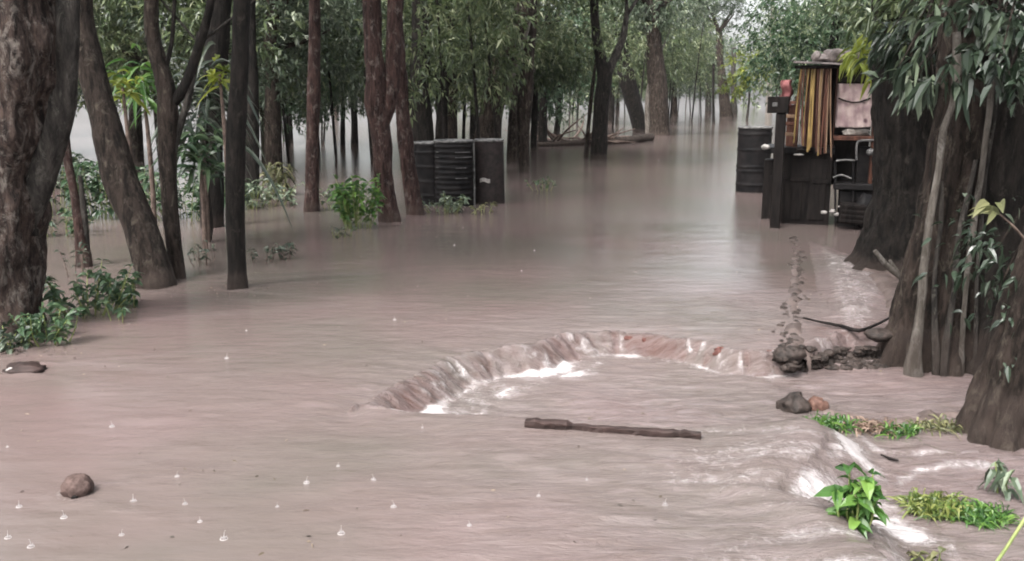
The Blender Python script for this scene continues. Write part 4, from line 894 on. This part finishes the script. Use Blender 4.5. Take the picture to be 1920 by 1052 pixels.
# rubble along the road edge (stuff)
mb = MB()
for k in range(530):
    if k < 130: u = k / 130; px = 1490 + 8 * math.sin(u * 6) + rng.normal(0, 4 + 8 * u); py = 445 + 215 * u; zz = .005
    else: px = rng.uniform(1470, 1660); py = rng.uniform(650, 690); q3_ = GW(px, py); zz = q3_[2] + .006
    p_ = G(px, py, zz); s_ = (.008 + .016 * rng.random() ** 2) * (1.2 if k > 130 else 1); blob(mb, p_ - np.array([0, 0, .008]), (s_ * 1.5, s_ * 1.3, s_ * .8), 8, .35, k)
o = mb.obj('rubble', M['stone'], smooth=False); o['kind'] = 'stuff'; tag(o, 'wet broken rubble along the sunken edge of the road', 'rubble')

# muddy bank under the grass strip
def mound(name, m, pts_px, zlev, h, n=60, rough=0.03):
    poly = np.array([G(a_, b_, zlev)[:2] for a_, b_ in pts_px]); lo, hi = poly.min(0), poly.max(0)
    xs_ = np.linspace(lo[0], hi[0], n); ys_ = np.linspace(lo[1], hi[1], n // 2); X_, Y_ = np.meshgrid(xs_, ys_); q_ = np.stack([X_.ravel(), Y_.ravel()], 1)
    d_, _ = pdist(q_, np.vstack([poly, poly[:1]])); ins = inside(q_, poly); sd_ = np.where(ins, d_, -d_)
    z_ = zlev - 0.06 + (h + 0.06) * S((sd_ + 0.05) / 0.15) + rough * fbm(np.stack([q_[:, 0] * 9, q_[:, 1] * 9, q_[:, 0] * 0], 1), 3) * (sd_ > -.05)
    z_ = np.where(sd_ < -.05, zlev - .4, z_)
    mb = MB(); N_ = n; mb.add(np.stack([q_[:, 0], q_[:, 1], z_], 1), [(r_ * N_ + c_, r_ * N_ + c_ + 1, r_ * N_ + c_ + N_ + 1, r_ * N_ + c_ + N_) for r_ in range(n // 2 - 1) for c_ in range(N_ - 1)])
    return structure(mb.obj(name, M[m]))
mound('mud_bank', 'mud', [(1505, 778), (1560, 772), (1640, 782), (1800, 778), (1980, 780), (1980, 825), (1800, 815), (1640, 822), (1560, 815)], -.17, .035, 90)
mound('mud_patch', 'mud', [(1710, 955), (1780, 935), (1890, 950), (1910, 985), (1800, 1000), (1715, 985)], -.17, .02, 50)
mound('mud_slope', 'mud', [(1595, 500), (1640, 490), (1720, 520), (1860, 600), (1860, 640), (1700, 630), (1655, 595), (1650, 560)], 0.0, .05, 90)
mound('road_edge', 'mud', [(1458, 640), (1464, 560), (1482, 446), (1506, 446), (1514, 560), (1522, 640), (1502, 660), (1474, 662)], 0.0, .007, 120, .018)

# ------------------------------------------------------------------ small plants
def plant(name, label, cat, px, py, z, nst, h, spread, nl, L, Wd, m, stem='stem', segs=3, droop=0.3, upw=0.5, group=None, ms=0.004):
    g_ = GW(px, py) if py > 500 else G(px, py, 0); root = thing(name, label, cat, tuple(g_), group)
    ms_ = MB(); ml = MB()
    for k in range(nst):
        a_ = rng.random() * 6.28; rr = spread * math.sqrt(rng.random()); b0 = np.array([math.cos(a_) * rr * .5, math.sin(a_) * rr * .5, -.05]); hh = h * (.55 + .5 * rng.random())
        e_ = np.array([math.cos(a_) * rr, math.sin(a_) * rr, hh]); md = (b0 + e_) / 2 + rng.normal(0, .02, 3)
        addtube(ms_, [b0, md, e_], [ms * 1.3, ms, ms * .6], 6, 0.05)
        t_ = .25 + .75 * rng.random(nl) ** .7; t_[:2] = 1; bp = (b0 * (1 - t_)[:, None] ** 2 + 2 * (md * (t_ * (1 - t_))[:, None]) + e_ * (t_ ** 2)[:, None])
        dd = rng.normal(size=(nl, 3)) * np.array([1, 1, .35]) + np.array([0, 0, upw]); ll = L * (.6 + .6 * rng.random(nl))
        leaves(ml, bp, dd, ll, ll / L * Wd, np.clip(.5 + .25 * rng.normal(size=nl), 0, 1), droop=droop, segs=segs)
    blob(ms_, (0, 0, -.06), (spread * .55 + .01, spread * .55 + .01, .03), 10, .1); ms_.obj('stem', M[stem], root); ml.obj('foliage', M[m], root, smooth=False); return root
plant('shrub', 'low green shrub in the water at the foot of the massive left trunk', 'shrub', 95, 640, 0, 16, .22, .24, 11, .085, .042, 'leaf_shrub')
plant('shrub', 'darker low shrub against the left edge below the massive trunk', 'shrub', 30, 650, 0, 10, .14, .2, 9, .075, .035, 'leaf_dark')
plant('shrub', 'sprawling green bush between the massive trunk and the leaning mossy trunk', 'shrub', 165, 585, 0, 26, .32, .42, 12, .09, .04, 'leaf_shrub')
plant('shrub', 'small green sprigs at the base of the leaning mossy trunk', 'shrub', 250, 572, 0, 12, .24, .2, 9, .085, .038, 'leaf_shrub')
plant('sprig', 'single sprig standing in water in front of the sprawling bush', 'sprig', 214, 604, 0, 3, .14, .08, 7, .07, .03, 'leaf_shrub')
plant('shrub', 'thin twiggy weed left of the leaning mossy trunk', 'shrub', 142, 520, 0, 5, .32, .15, 6, .06, .03, 'leaf_dark', stem='twig')
plant('shrub', 'bright bushy shrub at the foot of the reddish peeling trunk', 'shrub', 672, 425, 0, 30, .62, .38, 12, .13, .06, 'leaf_fresh')
plant('shrub', 'dark low weeds in front of the bushy shrub', 'shrub', 640, 444, 0, 6, .14, .2, 6, .08, .03, 'leaf_dark')
plant('shrub', 'yellow green fern like plant left of the slim mottled trunk', 'shrub', 530, 365, 0, 12, .5, .3, 8, .26, .05, 'leaf_olive', droop=.5)
plant('shrub', 'dark leafy plants in water between straight trunk and mottled trunk', 'shrub', 500, 385, 0, 12, .3, .5, 9, .13, .05, 'leaf_blue')
plant('shrub', 'pale weeds around the foot of the slim mottled trunk', 'shrub', 560, 385, 0, 10, .25, .45, 7, .1, .035, 'leaf_blue', stem='twig')
plant('shrub', 'weeds at the foot of the left and middle drums', 'shrub', 832, 398, 0, 18, .24, .38, 9, .10, .04, 'leaf_blue')
plant('shrub', 'sparse pale weeds in front of the smooth black bin', 'shrub', 905, 400, 0, 8, .14, .25, 6, .08, .03, 'leaf_olive')
plant('shrub', 'small weeds standing in water beside the road near the slim trunk', 'shrub', 1020, 358, 0, 8, .25, .35, 7, .09, .035, 'leaf_shrub')
plant('shrub', 'twiggy weeds left of the straight dark trunk foot', 'shrub', 385, 492, 0, 9, .2, .3, 6, .06, .03, 'leaf_dark', stem='twig')
plant('shrub', 'twiggy weeds just right of the straight dark trunk', 'shrub', 490, 492, 0, 6, .16, .15, 6, .07, .03, 'leaf_dark', stem='twig')
plant('shrub', 'dark leafy weed tuft standing right of the straight dark trunk', 'shrub', 535, 486, 0, 6, .16, .1, 8, .08, .035, 'leaf_dark', stem='twig')
plant('shrub', 'low undergrowth behind the leaning mossy trunk', 'shrub', 190, 408, 0, 40, .75, .5, 12, .14, .06, 'leaf_shrub')
plant('shrub', 'low undergrowth between the forked and straight trunks', 'shrub', 350, 410, 0, 40, .6, .7, 12, .16, .06, 'leaf_shrub')
plant('shrub', 'dim undergrowth at the far left behind the massive trunk', 'shrub', 105, 400, 0, 30, .8, .5, 12, .14, .06, 'leaf_dark')
plant('sapling', 'bright green broad leaved sapling in the white run off at lower right', 'plant', 1600, 985, -.15, 9, .22, .075, 12, .08, .045, 'leaf_fresh', droop=.3, upw=.45, ms=.005)
plant('sapling', 'grey green drooping plant at the right edge above the near grass', 'plant', 1885, 925, -.16, 4, .2, .06, 7, .09, .035, 'leaf_blue', droop=.6)
plant('sprig', 'small olive sprig at the bottom edge lower right', 'sprig', 1735, 1058, -.16, 4, .06, .05, 6, .06, .035, 'leaf_olive')
plant('seedling', 'pale two leafed seedling beside the leaning near trunk', 'seedling', 1905, 800, -.12, 2, .10, .02, 3, .12, .04, 'leaf_blue')

def fan_plant(label, px, py, y, n, L, Wd, m, hang=.6, name='fan_plant', base_py=None, azr=(0, 6.28), sr=1.0):
    c = P(px, py, y); g_ = P(px, py, y).copy(); g_[2] = 0; root = thing(name, label, 'plant', tuple(g_)); hh = c[2]
    mb = MB(); addtube(mb, [(0, 0, -.2), (.02, 0, hh * .5), (0, 0, hh)], [.03 * sr, .025 * sr, .015 * sr], 8, .1, .1); mb.obj('stem', M['twig'], root)
    a_ = rng.uniform(*azr, n); d_ = np.stack([np.cos(a_), np.sin(a_) * .7, 1.5 * rng.random(n) - .2], 1); mb = MB()
    leaves(mb, np.array([[0, 0, hh]]) + rng.normal(size=(n, 3)) * np.array([.22, .15, .3]) * L, d_, L * (.6 + .5 * rng.random(n)), Wd, np.clip(.5 + .25 * rng.normal(size=n), 0, 1), droop=hang, segs=6)
    mb.obj('foliage', M[m], root, smooth=False); return root
for k_, (a_, b_, n_, h_, lb_) in enumerate(((250, 395, 26, .6, 'tall weeds behind the leaning mossy trunk, above the low undergrowth'), (470, 392, 20, .45, 'leafy weeds in the water behind the straight dark trunk'), (120, 440, 16, .4, 'scattered weeds in pale water right of the massive trunk'), (630, 392, 14, .35, 'small weeds between the mottled trunk and the bushy shrub'), (20, 420, 20, .6, 'weeds behind the massive trunk at the picture edge'))): plant('shrub', lb_, 'shrub', a_, b_, 0, n_, h_, .45, 10, .12, .05, ['leaf_shrub', 'leaf_blue'][k_ % 2])
fan_plant('yellow green strap leaved plant seen between the leaning and forked trunks', 230, 165, 9.0, 26, .26, .055, 'leaf_lime', hang=.35)
fan_plant('dark broad leaved palm like plant behind the forked trunk', 268, 160, 9.8, 60, .42, .045, 'leaf_fresh', hang=.5)
fan_plant('yellow green strap leaved plant left of the straight dark trunk top', 412, 140, 9.4, 22, .26, .055, 'leaf_lime', hang=.35)
fan_plant('large drooping fan leaved palm between the forked and straight trunks', 372, 190, 10.4, 90, .75, .05, 'leaf_dark', hang=.6)
fan_plant('glossy green fan leaved plant low between the forked and straight trunks', 372, 290, 9.8, 70, .42, .06, 'leaf_shrub', hang=.35)
g_ = G(1400, 226); root = thing('lime_bush', 'lime leaved bush glowing beside the far road bend', 'bush', tuple(g_)); mb = MB(); addtube(mb, [(0, 0, -.2), (.1, 0, 1.5), (0, 0, 3.2)], [.09, .07, .03], 7, .3, .1); mb.obj('trunk', M['bark_grey'], root)
mb = MB(); foliage(mb, [(np.array([0, 0, 3.4]), np.array([1.3, 1.2, .9])), (np.array([-.8, 0, 2.3]), np.array([.8, .8, .6]))], 170, 9, .28, .12, spread=.5, hang=.3); mb.obj('crown', M['leaf_lime'], root, smooth=False)
bough(r1, 9.3, (1655, 85), (28, 16), 20, L=.2, Wd=.045, m='leaf_lime', depth=.15, droop=.3)
o4 = np.array(r4.location); c_ = P(1868, 396, 4.2) - o4; e_ = P(1960, 520, 4.25) - o4; mb = MB(); addtube(mb, [c_, (c_ + e_) / 2 + np.array([0, 0, .04]), e_], [.004, .006, .008], 7, .03); mb.obj('twigs', M['twig'], r4)
mb = MB(); n_ = 8; a_ = rng.uniform(2.0, 5.0, n_); leaves(mb, np.repeat([c_], n_, 0) + rng.normal(0, .015, (n_, 3)), np.stack([np.cos(a_), np.sin(a_) * .7, rng.random(n_) * .7], 1), .16 * (.6 + .5 * rng.random(n_)), .045, rng.random(n_), droop=.3, segs=6); mb.obj('foliage', M['leaf_olive'], r4, smooth=False)

# grass tufts
def grass(label, px, py, z, n, r, h, m='leaf_fresh', group=None):
    g_ = GW(px, py) + np.array([0, 0, .012]); mb = MB(); a_ = rng.random(n) * 6.28; rr = np.sqrt(rng.random(n)); p_ = np.stack([np.cos(a_) * rr * r[0], np.sin(a_) * rr * r[1], np.full(n, -.01)], 1)
    n2 = n // 2; p_ = p_[:n2]; d_ = rng.normal(size=(n2, 3)) * .65 + np.array([0, 0, 1.0]); leaves(mb, p_, d_, h * 1.45 * (.4 + .9 * rng.random(n2)), .011, rng.random(n2), droop=.38, segs=4, fold=.1)
    o = mb.obj('grass_tuft', M[m], smooth=False); o.location = g_; return tag(o, label, 'grass', group)
grass('bright green grass tuft at the left end of the muddy strip', 1555, 800, -.10, 380, (.13, .09), .12)
grass('pale reddish dry grass tuft in the middle of the muddy strip', 1625, 803, -.10, 300, (.14, .08), .10, 'leaf_dry')
grass('green grass tuft in the middle of the muddy strip', 1685, 812, -.10, 260, (.11, .07), .10)
grass('olive grass tuft near the leaning trunk on the muddy strip', 1755, 802, -.10, 240, (.13, .07), .10, 'leaf_olive')
grass('flattened yellow green grass clump in the run off at lower right', 1755, 958, -.16, 900, (.13, .10), .11, 'leaf_lime2')
grass('bright green grass clump right of the flattened one at lower right', 1835, 975, -.16, 700, (.13, .09), .11)
g_ = P(1935, 960, 2.75); mb = MB(); addtube(mb, [P(1850, 1080, 2.7) - g_, P(1885, 1030, 2.72) - g_, P(1935, 950, 2.75) - g_, P(1990, 850, 2.8) - g_], [.006, .0055, .005, .004], 8, .03); o = mb.obj('grass_stalk', M['stem']); o.location = g_
tag(o, 'single thick green stalk crossing the lower right corner', 'stalk')
log_thing('twig', 'short dark twig drifting below the muddy strip', 'twig', [gp(1652, 857, None, .006), gp(1668, 864, None, .008), gp(1685, 868, None, .005)], 'wood_dark', seg=6)

mb = MB(); pp = []
for k in range(260):
    px = rng.uniform(0, 1500); py = rng.uniform(430, 1040)
    if rng.random() < .55: px, py = [(90, 660), (300, 545), (445, 548), (732, 422), (590, 400), (1480, 690), (1640, 690), (1500, 560)][rng.integers(8)] + rng.normal(0, 1, 2) * np.array([45, 7])
    p_ = GW(px, py); pp.append(p_ + np.array([0, 0, .003]))
pp = np.array(pp); n_ = len(pp); leaves(mb, pp, rng.normal(size=(n_, 3)) * np.array([1, 1, .04]), .022 * (.5 + rng.random(n_)), .012, rng.random(n_), droop=.02, fold=.08)
fl = mb.obj('leaf_litter', M['leaf_dry2'], smooth=False); fl['kind'] = 'stuff'; tag(fl, 'bits of leaf litter drifting on the brown water', 'leaf litter')
# raindrop splashes
spl = [(120, 970), (250, 940), (420, 1010), (210, 800), (640, 1000), (1010, 930), (740, 600), (1260, 295), (1235, 300), (14, 838), (36, 950), (332, 893), (347, 945), (375, 978), (228, 1003), (58, 1025), (15, 1008), (634, 874), (738, 950), (792, 803), (1247, 946), (868, 427), (852, 460), (978, 508), (1002, 470), (462, 620), (425, 672), (700, 900), (520, 950), (575, 905), (880, 985), (1100, 900)]
proto_s = []
for v_ in range(3):
    mb = MB()
    addtube(mb, [(0, 0, -.005), (0.001, 0, .012), (0.003 * (v_ - 1), 0, .03)], [.0035, .0014, .0008], 7, .008); blob(mb, (0.006 * (v_ - 1), .002, .034), (.0018, .0018, .002), 8, .1)
    for k in range(5):
        a_ = k * 1.26 + v_; addtube(mb, [(0.006 * math.cos(a_), 0.006 * math.sin(a_), 0), (.013 * math.cos(a_), .013 * math.sin(a_), .009 + .003 * (k % 2))], [.0018, .0008], 6, .006)
    lathe(mb, [(0.013, -.002), (.0155, .0006), (.018, -.002)], 20)
    proto_s.append(mb.mesh('raindrop_splash', M['splash']))
for k, (a_, b_) in enumerate(spl):
    g_ = G(a_, b_); g_ = G(a_, b_, wz(g_[0], g_[1])); o = bpy.data.objects.new('raindrop_splash', proto_s[k % 3]); C.collection.objects.link(o); o.location = (g_[0], g_[1], g_[2] + .001); s_ = (0.4 + .5 * random.random()); o.scale = (s_, s_, s_)
    tag(o, 'tiny white raindrop splash on the brown water', 'splash', 'raindrop splashes on the water')
